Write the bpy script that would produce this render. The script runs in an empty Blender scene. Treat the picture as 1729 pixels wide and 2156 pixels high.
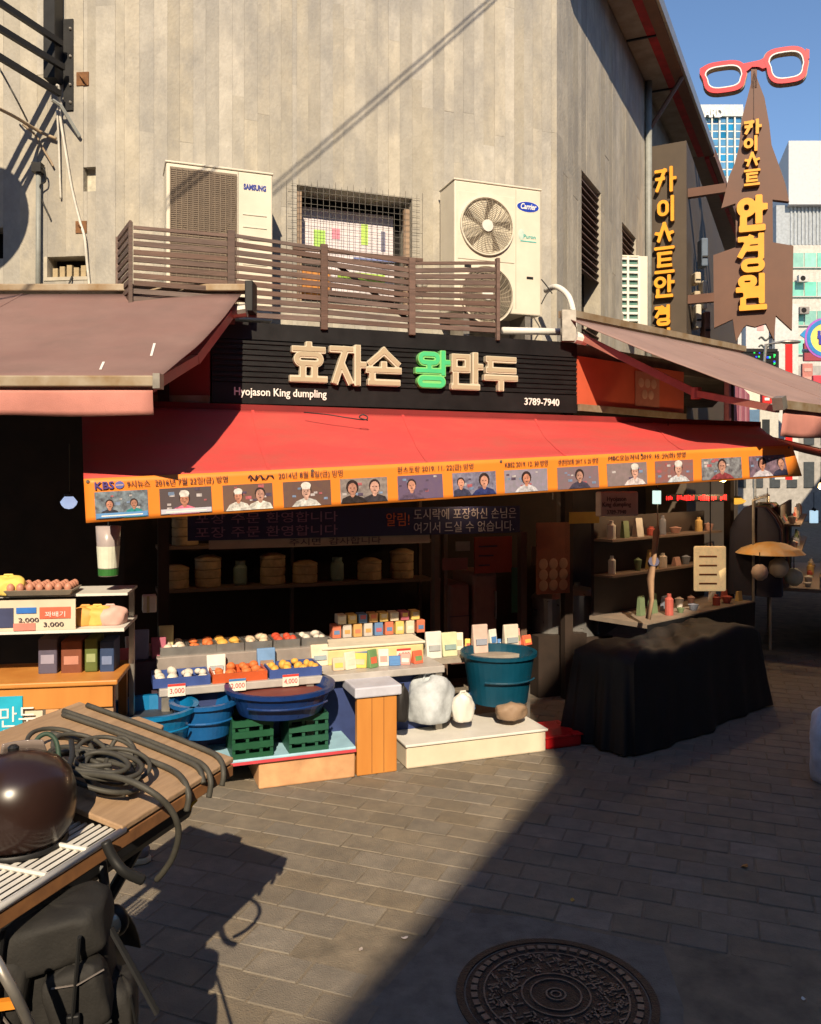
import bpy, math, random
import numpy as np
from mathutils import Vector, Matrix
R = math.radians
random.seed(7)
S = bpy.context.scene
COL = S.collection
# ---------------------------------------------------------------- camera
F = 1750.0; HZ = 1000.0; CX = 864.5; CAMZ = 2.0
cam = bpy.data.objects.new('camera', bpy.data.cameras.new('camera')); COL.objects.link(cam)
cam.location = (0, 0, CAMZ); cam.rotation_euler = (R(90), 0, 0)
cam.data.sensor_fit = 'HORIZONTAL'; cam.data.sensor_width = 36; cam.data.lens = 36 * F / 1729
cam.data.shift_y = (HZ - 1078) / 1729; cam.data.clip_end = 2000; cam.data.clip_start = .05
S.camera = cam
# ---------------------------------------------------------------- sky, sun, exposure
SUN_EL, SUN_AZ = 35.0, -1.0            # azimuth: degrees left of straight behind the camera
w = bpy.data.worlds.new('World'); S.world = w; w.use_nodes = True
nt = w.node_tree; bg = nt.nodes['Background']; sk = nt.nodes.new('ShaderNodeTexSky')
sk.sky_type = 'NISHITA'; sk.sun_disc = False; sk.sun_elevation = R(SUN_EL); sk.sun_rotation = R(180 + SUN_AZ)
sk.air_density = 1.0; sk.dust_density = .1; sk.ozone_density = 4.0
nt.links.new(sk.outputs[0], bg.inputs[0]); bg.inputs[1].default_value = .12
sl = bpy.data.lights.new('sun', 'SUN'); sl.energy = 5.0; sl.angle = R(.5); sl.color = (1, .83, .60)
sun = bpy.data.objects.new('sun', sl); COL.objects.link(sun)
sdir = Vector((-math.sin(R(SUN_AZ)) * math.cos(R(SUN_EL)), -math.cos(R(SUN_AZ)) * math.cos(R(SUN_EL)), math.sin(R(SUN_EL))))
sun.rotation_euler = sdir.to_track_quat('Z', 'Y').to_euler(); sun.location = sdir * 30
S.view_settings.view_transform = 'Standard'; S.view_settings.look = 'None'
S.view_settings.exposure = 0.42; S.view_settings.gamma = 1.0
S.view_settings.use_curve_mapping = False
S.cycles.max_bounces = 5; S.cycles.diffuse_bounces = 2; S.cycles.glossy_bounces = 2; S.cycles.use_denoising = True; S.cycles.use_adaptive_sampling = True; S.cycles.adaptive_threshold = .02
try: S.cycles.sample_clamp_indirect = 4
except Exception: pass

# ---------------------------------------------------------------- geometry from the picture (1729 x 2156 frame)
def W(px, py, Y): return Vector(((px - CX) / F * Y, Y, CAMZ + (HZ - py) / F * Y))
def G(px, py, z=0.0): return W(px, py, F * (CAMZ - z) / (py - HZ))
class Fr:
    """a vertical plane: origin, direction; local x along it, local -y out of it, z up"""
    def __init__(s, ox, oy, ang): s.o = (ox, oy); s.a = R(ang); s.t = (math.cos(s.a), math.sin(s.a)); s.n = (math.sin(s.a), -math.cos(s.a))
    def at(s, px, py, out=0.0):
        k = (px - CX) / F
        Y = (out + s.o[0] * s.n[0] + s.o[1] * s.n[1]) / (k * s.n[0] + s.n[1])
        X = k * Y
        return ((X - s.o[0]) * s.t[0] + (Y - s.o[1]) * s.t[1], CAMZ + (HZ - py) / F * Y)
    def u(s, px, out=0.0): return s.at(px, HZ, out)[0]
    def w(s, u, out, z): return Vector((s.o[0] + u * s.t[0] + out * s.n[0], s.o[1] + u * s.t[1] + out * s.n[1], z))
FW = Fr(-1.691, 7.40, 20)          # concrete front wall
FS = Fr(-1.315, 6.366, 20)         # sign / shop front
UC = FW.u(1172); CR = FW.w(UC, 0, 0)
FR = Fr(CR.x, CR.y, 63.2)          # concrete street wall
UL = FW.u(262); CL = FW.w(UL, 0, 0)
FL = Fr(CL.x, CL.y, -6)            # concrete wall to the left
UR_ = FS.u(1215); SR = FS.w(UR_, 0, 0)
FC = Fr(SR.x, SR.y, 41.5)          # shop front turning into the street

# ---------------------------------------------------------------- materials
MATS = {}
def mat(name, col, rough=.7, stain=0, staincol=(.20, .195, .19), metal=0, var=.18, scale=5, bump=0, bscale=60, emit=0, objvar=0, stretch=(1, 1, 1), col2=None, spec=.4, coat=0, sheen=0, trans=0):
    if name in MATS: return MATS[name]
    m = bpy.data.materials.new(name); m.use_nodes = True; n = m.node_tree.nodes; l = m.node_tree.links
    b = n['Principled BSDF']; b.inputs['Roughness'].default_value = rough; b.inputs['Metallic'].default_value = metal
    b.inputs['Specular IOR Level'].default_value = spec
    if coat: b.inputs['Coat Weight'].default_value = coat; b.inputs['Coat Roughness'].default_value = .08
    if trans: b.inputs['Transmission Weight'].default_value = trans
    tc = n.new('ShaderNodeTexCoord'); mp = n.new('ShaderNodeMapping'); mp.inputs['Scale'].default_value = stretch
    l.new(tc.outputs['Object'], mp.inputs[0])
    oi = n.new('ShaderNodeObjectInfo')
    ad = n.new('ShaderNodeVectorMath'); ad.operation = 'ADD'
    sc = n.new('ShaderNodeVectorMath'); sc.operation = 'SCALE'; sc.inputs['Scale'].default_value = 37.0
    cb = n.new('ShaderNodeCombineXYZ'); l.new(oi.outputs['Random'], cb.inputs[0]); l.new(oi.outputs['Random'], cb.inputs[2])
    l.new(cb.outputs[0], sc.inputs[0]); l.new(mp.outputs[0], ad.inputs[0]); l.new(sc.outputs[0], ad.inputs[1])
    vec = ad.outputs[0]
    ns = n.new('ShaderNodeTexNoise'); ns.inputs['Scale'].default_value = scale; ns.inputs['Detail'].default_value = 4; ns.inputs['Roughness'].default_value = .62
    l.new(vec, ns.inputs[0])
    mx = n.new('ShaderNodeMix'); mx.data_type = 'RGBA'
    c2 = col2 if col2 else tuple(c * (1 - 1.6 * var) for c in col)
    c1 = tuple(min(1, c * (1 + .6 * var)) for c in col) if not col2 else col
    mx.inputs['A'].default_value = (*c2, 1); mx.inputs['B'].default_value = (*c1, 1)
    rp = n.new('ShaderNodeMapRange'); rp.inputs[1].default_value = .28; rp.inputs[2].default_value = .72
    l.new(ns.outputs['Fac'], rp.inputs[0]); l.new(rp.outputs[0], mx.inputs['Factor'])
    out = mx.outputs['Result']
    if objvar:
        hv = n.new('ShaderNodeHueSaturation'); mr = n.new('ShaderNodeMapRange')
        mr.inputs[3].default_value = 1 - objvar; mr.inputs[4].default_value = 1 + objvar
        l.new(oi.outputs['Random'], mr.inputs[0]); l.new(mr.outputs[0], hv.inputs['Value'])
        m2 = n.new('ShaderNodeMapRange'); m2.inputs[3].default_value = .8; m2.inputs[4].default_value = 1.25
        fr = n.new('ShaderNodeMath'); fr.operation = 'MULTIPLY'; fr.inputs[1].default_value = 13.7; l.new(oi.outputs['Random'], fr.inputs[0])
        fc = n.new('ShaderNodeMath'); fc.operation = 'FRACT'; l.new(fr.outputs[0], fc.inputs[0]); l.new(fc.outputs[0], m2.inputs[0]); l.new(m2.outputs[0], hv.inputs['Saturation'])
        l.new(out, hv.inputs['Color']); out = hv.outputs[0]
    if stain:
        ge = n.new('ShaderNodeNewGeometry'); m3 = n.new('ShaderNodeMapping'); m3.inputs['Scale'].default_value = (1.7, 1.7, .8); l.new(ge.outputs['Position'], m3.inputs[0])
        n3 = n.new('ShaderNodeTexNoise'); n3.inputs['Scale'].default_value = 1.5; n3.inputs['Detail'].default_value = 5; n3.inputs['Roughness'].default_value = .7; l.new(m3.outputs[0], n3.inputs[0])
        r3 = n.new('ShaderNodeMapRange'); r3.inputs[1].default_value = .42; r3.inputs[2].default_value = .66; r3.inputs[4].default_value = stain; l.new(n3.outputs['Fac'], r3.inputs[0])
        x3 = n.new('ShaderNodeMix'); x3.data_type = 'RGBA'; x3.inputs['B'].default_value = (*staincol, 1); l.new(r3.outputs[0], x3.inputs['Factor']); l.new(out, x3.inputs['A']); out = x3.outputs['Result']
    l.new(out, b.inputs['Base Color'])
    if emit:
        b.inputs['Emission Color'].default_value = (*col, 1); b.inputs['Emission Strength'].default_value = emit
    # roughness wander
    rr = n.new('ShaderNodeMapRange'); rr.inputs[3].default_value = max(.03, rough - .1); rr.inputs[4].default_value = min(1, rough + .1)
    l.new(ns.outputs['Fac'], rr.inputs[0]); l.new(rr.outputs[0], b.inputs['Roughness'])
    if bump:
        nb = n.new('ShaderNodeTexNoise'); nb.inputs['Scale'].default_value = bscale; nb.inputs['Detail'].default_value = 2; l.new(vec, nb.inputs[0])
        bp = n.new('ShaderNodeBump'); bp.inputs['Strength'].default_value = bump; bp.inputs['Distance'].default_value = .01
        l.new(nb.outputs['Fac'], bp.inputs['Height']); l.new(bp.outputs[0], b.inputs['Normal'])
    MATS[name] = m
    return m
def flat(col, rough=.6, **k):
    nm = 'paint_%02x%02x%02x_%d' % (int(col[0] * 255), int(col[1] * 255), int(col[2] * 255), int(rough * 10))
    k.setdefault('var', .12); k.setdefault('scale', 9)
    return mat(nm, col, rough, **k)

M_conc = mat('board_marked_concrete', (.50, .462, .39), .92, stain=.7, staincol=(.27, .26, .245), var=.2, scale=4.5, bump=.5, bscale=30, objvar=.13, stretch=(1.3, 1.3, .9), col2=(.375, .345, .29), spec=.12)
M_conc2 = mat('plain_concrete', (.38, .34, .28), .9, var=.25, scale=3, bump=.35, bscale=30, col2=(.26, .23, .19), spec=.15)
M_paver = mat('grey_paver', (.255, .215, .165), .88, stain=.5, staincol=(.15, .13, .108), var=.3, scale=11, bump=.55, bscale=150, objvar=.09, col2=(.175, .15, .12), spec=.15)
M_joint = mat('joint_sand', (.25, .205, .15), .95, var=.35, scale=7, bump=.5, bscale=120, col2=(.13, .11, .085), spec=.1)
M_asph = mat('asphalt', (.105, .10, .092), .9, var=.3, scale=30, bump=.9, bscale=180, spec=.2)
M_cpatch = mat('smooth_concrete_patch', (.185, .170, .148), .88, var=.22, scale=10, bump=.5, bscale=160, spec=.2)
M_iron = mat('cast_iron', (.06, .045, .038), .6, metal=.55, var=.3, scale=20, bump=.5, bscale=120)
M_ironworn = mat('worn_iron', (.17, .15, .135), .5, metal=.5, var=.3, scale=30, bump=.3, bscale=90)
M_black = mat('black_painted_steel', (.012, .012, .013), .5, var=.3, scale=8)
M_blackgl = mat('black_sign_panel', (.014, .013, .014), .38, var=.25, scale=4)
M_fence = mat('brown_painted_wood', (.15, .10, .082), .65, var=.25, scale=12, bump=.25, bscale=50, objvar=.18, stretch=(.4, 3, 3))
M_cream = mat('cream_painted_metal', (.72, .66, .54), .45, var=.07, scale=4)
M_whitept = mat('white_painted_metal', (.75, .72, .66), .4, var=.08, scale=5)
M_grille = mat('brown_grey_grille', (.23, .175, .125), .6, var=.15, scale=20)
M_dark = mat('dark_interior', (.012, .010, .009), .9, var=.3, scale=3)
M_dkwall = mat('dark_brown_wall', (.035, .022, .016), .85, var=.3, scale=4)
M_red = mat('red_awning_fabric', (.68, .065, .062), .75, stain=.4, staincol=(.42, .11, .075), var=.12, scale=1.6, bump=.15, bscale=300, col2=(.57, .065, .055))
M_brownaw = mat('faded_brown_awning_fabric', (.34, .222, .195), .85, stain=.45, staincol=(.22, .15, .13), var=.12, scale=2.2, bump=.2, bscale=250, col2=(.285, .182, .16))
M_brownaw2 = mat('dusty_brown_awning_fabric', (.255, .155, .135), .85, stain=.45, staincol=(.17, .11, .095), var=.12, scale=2.2, bump=.2, bscale=250, col2=(.22, .122, .106))
M_pinkval = mat('pink_valance_fabric', (.62, .26, .22), .8, var=.15, scale=3, bump=.2, bscale=250)
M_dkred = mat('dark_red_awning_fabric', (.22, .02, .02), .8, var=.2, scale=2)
M_alu = mat('dull_aluminium', (.42, .39, .35), .4, metal=.7, var=.15, scale=12)
M_rustalu = mat('rust_stained_aluminium', (.40, .34, .26), .55, metal=.3, var=.3, scale=6, col2=(.24, .15, .07))
M_armred = mat('pinkish_red_arm_paint', (.40, .15, .12), .5, var=.15, scale=8)
M_bronze = mat('rust_brown_sign_metal', (.155, .075, .048), .55, var=.12, scale=2.5)
M_orange = mat('orange_letter_face', (.88, .38, .03), .45, var=.06, scale=5)
M_orside = mat('dull_gold_side', (.30, .15, .04), .5, var=.15, scale=5)
M_gold = mat('cream_letter_face', (.44, .375, .255), .4, var=.06, scale=5)
M_goldrim = mat('pale_letter_rim', (.62, .56, .43), .35, var=.05, scale=5)
M_green = mat('green_letter_face', (.07, .55, .22), .4, var=.06, scale=5)
M_greenrim = mat('green_letter_rim', (.22, .62, .20), .4, var=.06, scale=5)
M_white = mat('white_print', (.82, .80, .76), .5, var=.04, scale=5)
M_ban = mat('orange_banner_vinyl', (.84, .245, .028), .5, var=.05, scale=3)
M_ink = mat('dark_print', (.05, .03, .05), .6, var=.05)
M_pipe = mat('grey_pipe_plastic', (.28, .29, .27), .5, var=.15, scale=10)
M_cable = mat('black_cable', (.02, .02, .02), .5, var=.2)
M_wcable = mat('white_cable', (.68, .64, .56), .5, var=.2, scale=10)
M_rust = mat('rusty_steel', (.26, .12, .045), .85, var=.4, scale=18, bump=.4, bscale=60, col2=(.12, .06, .03))
M_wood = mat('orange_varnished_wood', (.62, .27, .06), .5, var=.2, scale=5, stretch=(1, 1, .15), col2=(.5, .19, .04))
M_ply = mat('weathered_plywood', (.43, .28, .165), .75, var=.22, scale=8, stretch=(6, .6, 1), bump=.2, bscale=80, col2=(.30, .19, .11))
M_hose = mat('grey_rubber_hose', (.062, .058, .048), .6, var=.2, scale=20)
M_tarp = mat('black_tarpaulin', (.010, .010, .012), .65, var=.3, scale=4, bump=.3, bscale=12)
M_glassb = mat('blue_curtain_glass', (.10, .32, .50), .12, metal=.4, var=.25, scale=.3, objvar=.25)
M_glassg = mat('green_window_glass', (.22, .50, .40), .15, var=.15, scale=2, objvar=.2)

# ---------------------------------------------------------------- mesh helpers
class MB:
    def __init__(s): s.v = []; s.f = []; s.m = []; s.cur = 0
    def add(s, vs, fs):
        k = len(s.v); s.v += [tuple(v) for v in vs]; s.f += [tuple(i + k for i in f) for f in fs]; s.m += [s.cur] * len(fs); return s
    def box(s, x0, x1, y0, y1, z0, z1, M=None):
        vs = [Vector((x, y, z)) for z in (z0, z1) for y in (y0, y1) for x in (x0, x1)]
        if M: vs = [M @ v for v in vs]
        return s.add(vs, [(0, 2, 3, 1), (4, 5, 7, 6), (0, 1, 5, 4), (2, 6, 7, 3), (0, 4, 6, 2), (1, 3, 7, 5)])
    def hexa(s, b, t):   # bottom 4, top 4 points
        return s.add(list(b) + list(t), [(3, 2, 1, 0), (4, 5, 6, 7), (0, 1, 5, 4), (1, 2, 6, 5), (2, 3, 7, 6), (3, 0, 4, 7)])
    def tube(s, pts, r, n=8, cap=True, flatz=1.0):
        pts = [Vector(p) for p in pts]; rs = r if isinstance(r, (list, tuple)) else [r] * len(pts)
        vs = []; fs = []; up = None
        for i, p in enumerate(pts):
            d = (pts[min(i + 1, len(pts) - 1)] - pts[max(i - 1, 0)]).normalized()
            if up is None:
                up = Vector((0, 0, 1)) if abs(d.z) < .9 else Vector((1, 0, 0))
            a = d.cross(up).normalized(); b = a.cross(d).normalized(); up = b
            for k in range(n):
                t = 2 * math.pi * k / n
                vs.append(p + (a * math.cos(t) + b * math.sin(t) * flatz) * rs[i])
        for i in range(len(pts) - 1):
            for k in range(n):
                fs.append((i * n + k, i * n + (k + 1) % n, (i + 1) * n + (k + 1) % n, (i + 1) * n + k))
        if cap:
            fs.append(tuple(range(n - 1, -1, -1))); fs.append(tuple((len(pts) - 1) * n + k for k in range(n)))
        return s.add(vs, fs)
    def bar(s, a, b, wd, h, up=(0, 0, 1)):
        a = Vector(a); b = Vector(b); d = (b - a).normalized(); sd = d.cross(Vector(up)).normalized() * wd / 2; uu = sd.cross(d).normalized() * h / 2
        return s.hexa([a - sd - uu, a + sd - uu, b + sd - uu, b - sd - uu], [a - sd + uu, a + sd + uu, b + sd + uu, b - sd + uu])
    def lathe(s, prof, n=20, c=(0, 0, 0), M=None, sx=1, sy=1, cap=True):
        vs = []; fs = []; c = Vector(c)
        for r, z in prof:
            for k in range(n):
                t = 2 * math.pi * k / n; v = Vector((r * math.cos(t) * sx, r * math.sin(t) * sy, z))
                vs.append((M @ v if M else v) + c)
        for i in range(len(prof) - 1):
            for k in range(n):
                fs.append((i * n + k, i * n + (k + 1) % n, (i + 1) * n + (k + 1) % n, (i + 1) * n + k))
        if cap and prof[0][0] > 1e-5: fs.append(tuple(range(n - 1, -1, -1)))
        if cap and prof[-1][0] > 1e-5: fs.append(tuple((len(prof) - 1) * n + k for k in range(n)))
        return s.add(vs, fs)
    def ball(s, c, rx, ry=None, rz=None, n=12, m=7, M=None):
        ry = ry or rx; rz = rz or rx; vs = []; fs = []; c = Vector(c)
        for i in range(m + 1):
            a = math.pi * i / m - math.pi / 2
            for k in range(n):
                t = 2 * math.pi * k / n; v = Vector((rx * math.cos(a) * math.cos(t), ry * math.cos(a) * math.sin(t), rz * math.sin(a)))
                vs.append((M @ v if M else v) + c)
        for i in range(m):
            for k in range(n): fs.append((i * n + k, i * n + (k + 1) % n, (i + 1) * n + (k + 1) % n, (i + 1) * n + k))
        return s.add(vs, fs)
    def grid(s, fn, nu, nv):
        vs = [fn(i / nu, j / nv) for j in range(nv + 1) for i in range(nu + 1)]
        return s.add(vs, [(j * (nu + 1) + i, j * (nu + 1) + i + 1, (j + 1) * (nu + 1) + i + 1, (j + 1) * (nu + 1) + i) for j in range(nv) for i in range(nu)])
    def slab(s, poly, y0, y1, ax='xz'):
        """closed prism of a 2d outline; ax xz: outline in x,z, thickness in y; xy: outline x,y thickness z"""
        f = (lambda p, d: (p[0], d, p[1])) if ax == 'xz' else (lambda p, d: (p[0], p[1], d))
        n = len(poly); k = len(s.v)
        s.add([f(p, y0) for p in poly] + [f(p, y1) for p in poly], [tuple(range(n)), tuple(range(2 * n - 1, n - 1, -1))] + [(i, n + i, n + (i + 1) % n, (i + 1) % n) for i in range(n)])
        return s
    def mesh(s, name, mats, smooth=False):
        me = bpy.data.meshes.new(name); me.from_pydata(s.v, [], s.f); me.validate()
        for m in (mats if isinstance(mats, (list, tuple)) else [mats]): me.materials.append(m)
        if len(me.polygons) == len(s.m): me.polygons.foreach_set('material_index', s.m)
        import bmesh
        b = bmesh.new(); b.from_mesh(me); bmesh.ops.recalc_face_normals(b, faces=b.faces); b.to_mesh(me); b.free()
        if smooth: me.polygons.foreach_set('use_smooth', [True] * len(me.polygons))
        me.update(); return me
def link(name, me, parent=None):
    o = bpy.data.objects.new(name, me); COL.objects.link(o)
    if parent: o.parent = parent
    return o
def thing(name, label, cat, loc=(0, 0, 0), rz=0.0, group=None):
    o = link(name, None); o.location = loc; o.rotation_euler = (0, 0, rz); o.empty_display_size = .1
    o['label'] = label; o['category'] = cat
    if group: o['group'] = group
    return o
def tag(o, label, cat, group=None):
    o['label'] = label; o['category'] = cat
    if group: o['group'] = group
    return o
def bev(o, wdt, seg=2):
    m = o.modifiers.new('bevel', 'BEVEL'); m.width = wdt; m.segments = seg; m.limit_method = 'ANGLE'; m.angle_limit = R(40); return o
def part(name, mb, m, parent, bevel=0, smooth=False):
    o = link(name, mb.mesh(name, m, smooth), parent)
    if bevel: bev(o, bevel)
    return o
def single(name, mb, m, label, cat, loc=(0, 0, 0), rz=0.0, group=None, bevel=0, smooth=False):
    o = part(name, mb, m, None, bevel, smooth); o.location = loc; o.rotation_euler = (0, 0, rz); return tag(o, label, cat, group)
def struct(name, mb, m, kind='structure'):
    o = part(name, mb, m, None); o['kind'] = kind; return o
def frame_thing(name, label, cat, fr, group=None): return thing(name, label, cat, (fr.o[0], fr.o[1], 0), fr.a, group)
def solid(o, t, off=0):
    m = o.modifiers.new('thick', 'SOLIDIFY'); m.thickness = t; m.offset = off; return o
TXT = []
def text(name, s, m, parent, size, loc, width=None, ext=.001, align='LEFT', bold=0.0, rot=(R(90), 0, 0), shear=0):
    me = bpy.data.meshes.new(name); me.materials.append(m); o = link(name, me, parent); o.location = loc; o.rotation_euler = rot
    TXT.append((o, s, m, width, size, ext, bold, shear)); return o
def finish_text():
    """Korean lines are set as one block of text and cut apart by line, the rest one by one"""
    def curve(body, **k):
        c = bpy.data.curves.new('lettering', 'FONT'); c.body = body; c.resolution_u = 3
        for a, b in k.items(): setattr(c, a, b)
        t = bpy.data.objects.new('lettering', c); COL.objects.link(t); return t
    kor = [e for e in TXT if any(ord(ch) > 0x2000 for ch in e[1])]; lat = [e for e in TXT if e not in kor]
    tk = curve('\n'.join(e[1] for e in kor), size=1, extrude=.01, space_line=3.0); tl = [curve(e[1], size=e[4], extrude=e[5], offset=e[6], shear=e[7]) for e in lat]
    dg = bpy.context.evaluated_depsgraph_get(); dg.update()
    def put(e, me, sc):
        o, m, wd = e[0], e[2], e[3]; me.materials.clear(); me.materials.append(m); old = o.data; o.data = me; bpy.data.meshes.remove(old); o.scale = sc
        if wd and len(me.vertices): xs = [v.co.x for v in me.vertices]; o.scale.x = wd / max(1e-4, max(xs) - min(xs))
    for t, e in zip(tl, lat): put(e, bpy.data.meshes.new_from_object(t.evaluated_get(dg)), (1, 1, 1))
    big = bpy.data.meshes.new_from_object(tk.evaluated_get(dg)); V = [v.co.copy() for v in big.vertices]; step = 3.0
    lines = [[] for _ in kor]
    for p in big.polygons:
        y = V[p.vertices[0]].y; k = int(round(-(y - .35) / step)); lines[min(max(k, 0), len(kor) - 1)].append(tuple(p.vertices))
    for k, e in enumerate(kor):
        ids = {}; vs = []; fs = []
        for f in lines[k]:
            g = []
            for q in f:
                if q not in ids: ids[q] = len(vs); vs.append((V[q].x, V[q].y + k * step, V[q].z))
                g.append(ids[q])
            fs.append(g)
        me = bpy.data.meshes.new('lettering'); me.from_pydata(vs, [], fs); put(e, me, (e[4], e[4], e[5] / .01))
    bpy.data.meshes.remove(big)
    for t in [tk] + tl: c = t.data; bpy.data.objects.remove(t); bpy.data.curves.remove(c)

# bold hangul as strokes -> signed distance -> extruded outline
def seg(x0, y0, x1, y1): return ('s', x0, y0, x1, y1)
def ring(cx, cy, rx, ry): return ('r', cx, cy, rx, ry)
def boxr(x0, y0, x1, y1): return ('b', x0, y0, x1, y1)
GL = {
 '효': [seg(.5, 1, .5, .86), seg(.06, .86, .94, .86), ring(.5, .60, .36, .12), seg(.32, .46, .32, .07), seg(.68, .46, .68, .07), seg(0, .06, 1, .06)],
 '자': [seg(0, .93, .60, .93), seg(.42, .93, .10, .03), seg(.30, .52, .56, .03), seg(.80, 1, .80, 0), seg(.80, .52, 1, .52)],
 '손': [seg(.52, .99, .06, .62), seg(.48, .99, .94, .62), seg(.5, .6, .5, .43), seg(0, .42, 1, .42), seg(.12, .30, .12, .06), seg(.06, .06, .96, .06)],
 '왕': [ring(.38, .82, .28, .12), seg(.38, .66, .38, .50), seg(0, .47, .76, .47), seg(.84, 1, .84, .40), seg(.84, .72, 1.02, .72), ring(.46, .16, .38, .10)],
 '만': [boxr(.08, .56, .52, .92), seg(.78, 1, .78, .24), seg(.78, .66, .97, .66), seg(.12, .42, .12, .06), seg(.06, .06, .86, .06)],
 '두': [seg(.06, .93, .95, .93), seg(.13, .93, .13, .56), seg(.06, .58, .95, .58), seg(0, .34, 1, .34), seg(.5, .34, .5, 0)],
 '카': [seg(.02, .90, .52, .90), seg(.48, .94, .08, .06), seg(.06, .56, .42, .56), seg(.80, 1, .80, 0), seg(.80, .52, 1, .52)],
 '이': [ring(.30, .55, .24, .28), seg(.84, 1, .84, 0)],
 '스': [seg(.5, 1, .18, .34), seg(.5, 1, .82, .34), seg(.04, .64, .26, .60), seg(.74, .60, .96, .64), seg(0, .05, 1, .05)],
 '트': [seg(.14, .95, .86, .95), seg(.18, .97, .18, .34), seg(.18, .65, .82, .65), seg(.14, .36, .86, .36), seg(0, .06, 1, .06)],
 '안': [ring(.30, .72, .24, .20), seg(.78, 1, .78, .28), seg(.78, .70, 1, .70), seg(.18, .36, .18, .06), seg(.12, .06, .92, .06)],
 '경': [seg(.04, .92, .46, .92), seg(.44, .96, .06, .46), seg(.44, .84, .80, .84), seg(.38, .64, .80, .64), seg(.83, 1, .83, .40), ring(.52, .17, .34, .12)],
 '원': [ring(.34, .84, .24, .11), seg(0, .60, .70, .60), seg(.30, .60, .30, .40), seg(.50, .42, .84, .42), seg(.86, 1, .86, .22), seg(.18, .30, .18, .05), seg(.12, .05, .96, .05)],
 '남': [seg(.1, 1, .1, .55), seg(.06, .55, .58, .55), seg(.80, 1, .80, .40), seg(.80, .74, 1, .74), boxr(.18, .06, .82, .30)],
}
def glyph(mb, ch, x0, z0, wd, ht, yb, yf, hw, grow=0.0, N=40):
    pad = hw + grow + .02 * ht
    xs = np.linspace(-pad, wd + pad, N); zs = np.linspace(-pad, ht + pad, N)
    X, Z = np.meshgrid(xs, zs); D = np.full(X.shape, 9.0)
    ix = wd - 2 * hw; iz = ht - 2 * hw
    for st in GL[ch]:
        if st[0] == 's':
            ax, az, bx, bz = hw + st[1] * ix, hw + st[2] * iz, hw + st[3] * ix, hw + st[4] * iz
            L = math.hypot(bx - ax, bz - az); dx, dz = (bx - ax) / L, (bz - az) / L
            mx_, mz_ = (ax + bx) / 2, (az + bz) / 2
            p = np.abs((X - mx_) * dx + (Z - mz_) * dz) - L / 2 - hw * .85; q = np.abs(-(X - mx_) * dz + (Z - mz_) * dx) - hw
            d = np.maximum(p, q)
        elif st[0] == 'r':
            c0, c1, rx, rz = hw + st[1] * ix, hw + st[2] * iz, st[3] * ix, st[4] * iz
            rm = min(rx, rz); qx = np.abs(X - c0) - (rx - rm); qz = np.abs(Z - c1) - (rz - rm)
            d = np.abs(np.hypot(np.maximum(qx, 0), np.maximum(qz, 0)) + np.minimum(np.maximum(qx, qz), 0) - rm) - hw
        else:
            ax, az, bx, bz = hw + st[1] * ix, hw + st[2] * iz, hw + st[3] * ix, hw + st[4] * iz
            d = np.abs(np.maximum(np.abs(X - (ax + bx) / 2) - (bx - ax) / 2, np.abs(Z - (az + bz) / 2) - (bz - az) / 2)) - hw
        D = np.minimum(D, d)
    D = D - grow + 1e-6
    vid = {}; vs = []; fs = []
    def cv(key, x, z):
        if key not in vid: vid[key] = len(vs); vs.append((x0 + x, yf, z0 + z)); vs.append((x0 + x, yb, z0 + z))
        return vid[key]
    for j in range(N - 1):
        for i in range(N - 1):
            cs = [(i, j), (i + 1, j), (i + 1, j + 1), (i, j + 1)]
            val = [D[b, a] for a, b in cs]
            if min(val) > 0: continue
            loop = []
            for k in range(4):
                a, b = cs[k]; c, d_ = cs[(k + 1) % 4]
                if val[k] <= 0: loop.append((cv((a, b), xs[a], zs[b]), 0))
                if (val[k] <= 0) != (val[(k + 1) % 4] <= 0):
                    t = val[k] / (val[k] - val[(k + 1) % 4]); key = tuple(sorted(((a, b), (c, d_))))
                    loop.append((cv(key, xs[a] + (xs[c] - xs[a]) * t, zs[b] + (zs[d_] - zs[b]) * t), 1))
            if len(loop) >= 3:
                fs.append(tuple(v for v, e in loop))
                for k in range(len(loop)):
                    if loop[k][1] and loop[(k + 1) % len(loop)][1]:
                        p, q = loop[k][0], loop[(k + 1) % len(loop)][0]; fs.append((q, p, p + 1, q + 1))
    mb.add(vs, fs); return mb
# ================================================================ SETTING
# ---- ground
mb = MB(); mb.box(-300, 300, -120, 700, -.4, -.0045); struct('street', mb, M_joint)
patch_px = [(560, 2330), (781, 2111), (912, 1970), (948, 1917), (1102, 1928), (1240, 1958), (1472, 1991), (1729, 2016), (1840, 2030), (1900, 2450)]
patch = [G(*p)[:2] for p in patch_px]
def inside(p, poly):
    c = False; j = len(poly) - 1
    for i in range(len(poly)):
        if (poly[i][1] > p[1]) != (poly[j][1] > p[1]) and p[0] < (poly[j][0] - poly[i][0]) * (p[1] - poly[i][1]) / (poly[j][1] - poly[i][1]) + poly[i][0]: c = not c
        j = i
    return c
mb = MB(); mb.slab(patch[:5] + [G(1240, 1958)[:2], G(1395, 1990)[:2], G(1440, 2120)[:2], G(1430, 2400)[:2]], -.1, -.004, 'xy'); struct('concrete_patch', mb, M_cpatch)
mb = MB(); mb.slab([G(1243, 1959)[:2], G(1472, 1991)[:2], G(1729, 2016)[:2], G(1840, 2030)[:2], G(1900, 2450)[:2], G(1434, 2400)[:2], G(1444, 2120)[:2], G(1399, 1991)[:2]], -.1, -.006, 'xy'); struct('asphalt_patch', mb, M_asph)
rough_px = [(700, 1965), (790, 1938), (905, 1952), (905, 1972), (842, 2040), (760, 2050), (660, 2010)]
rough = [G(*p)[:2] for p in rough_px]
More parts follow.
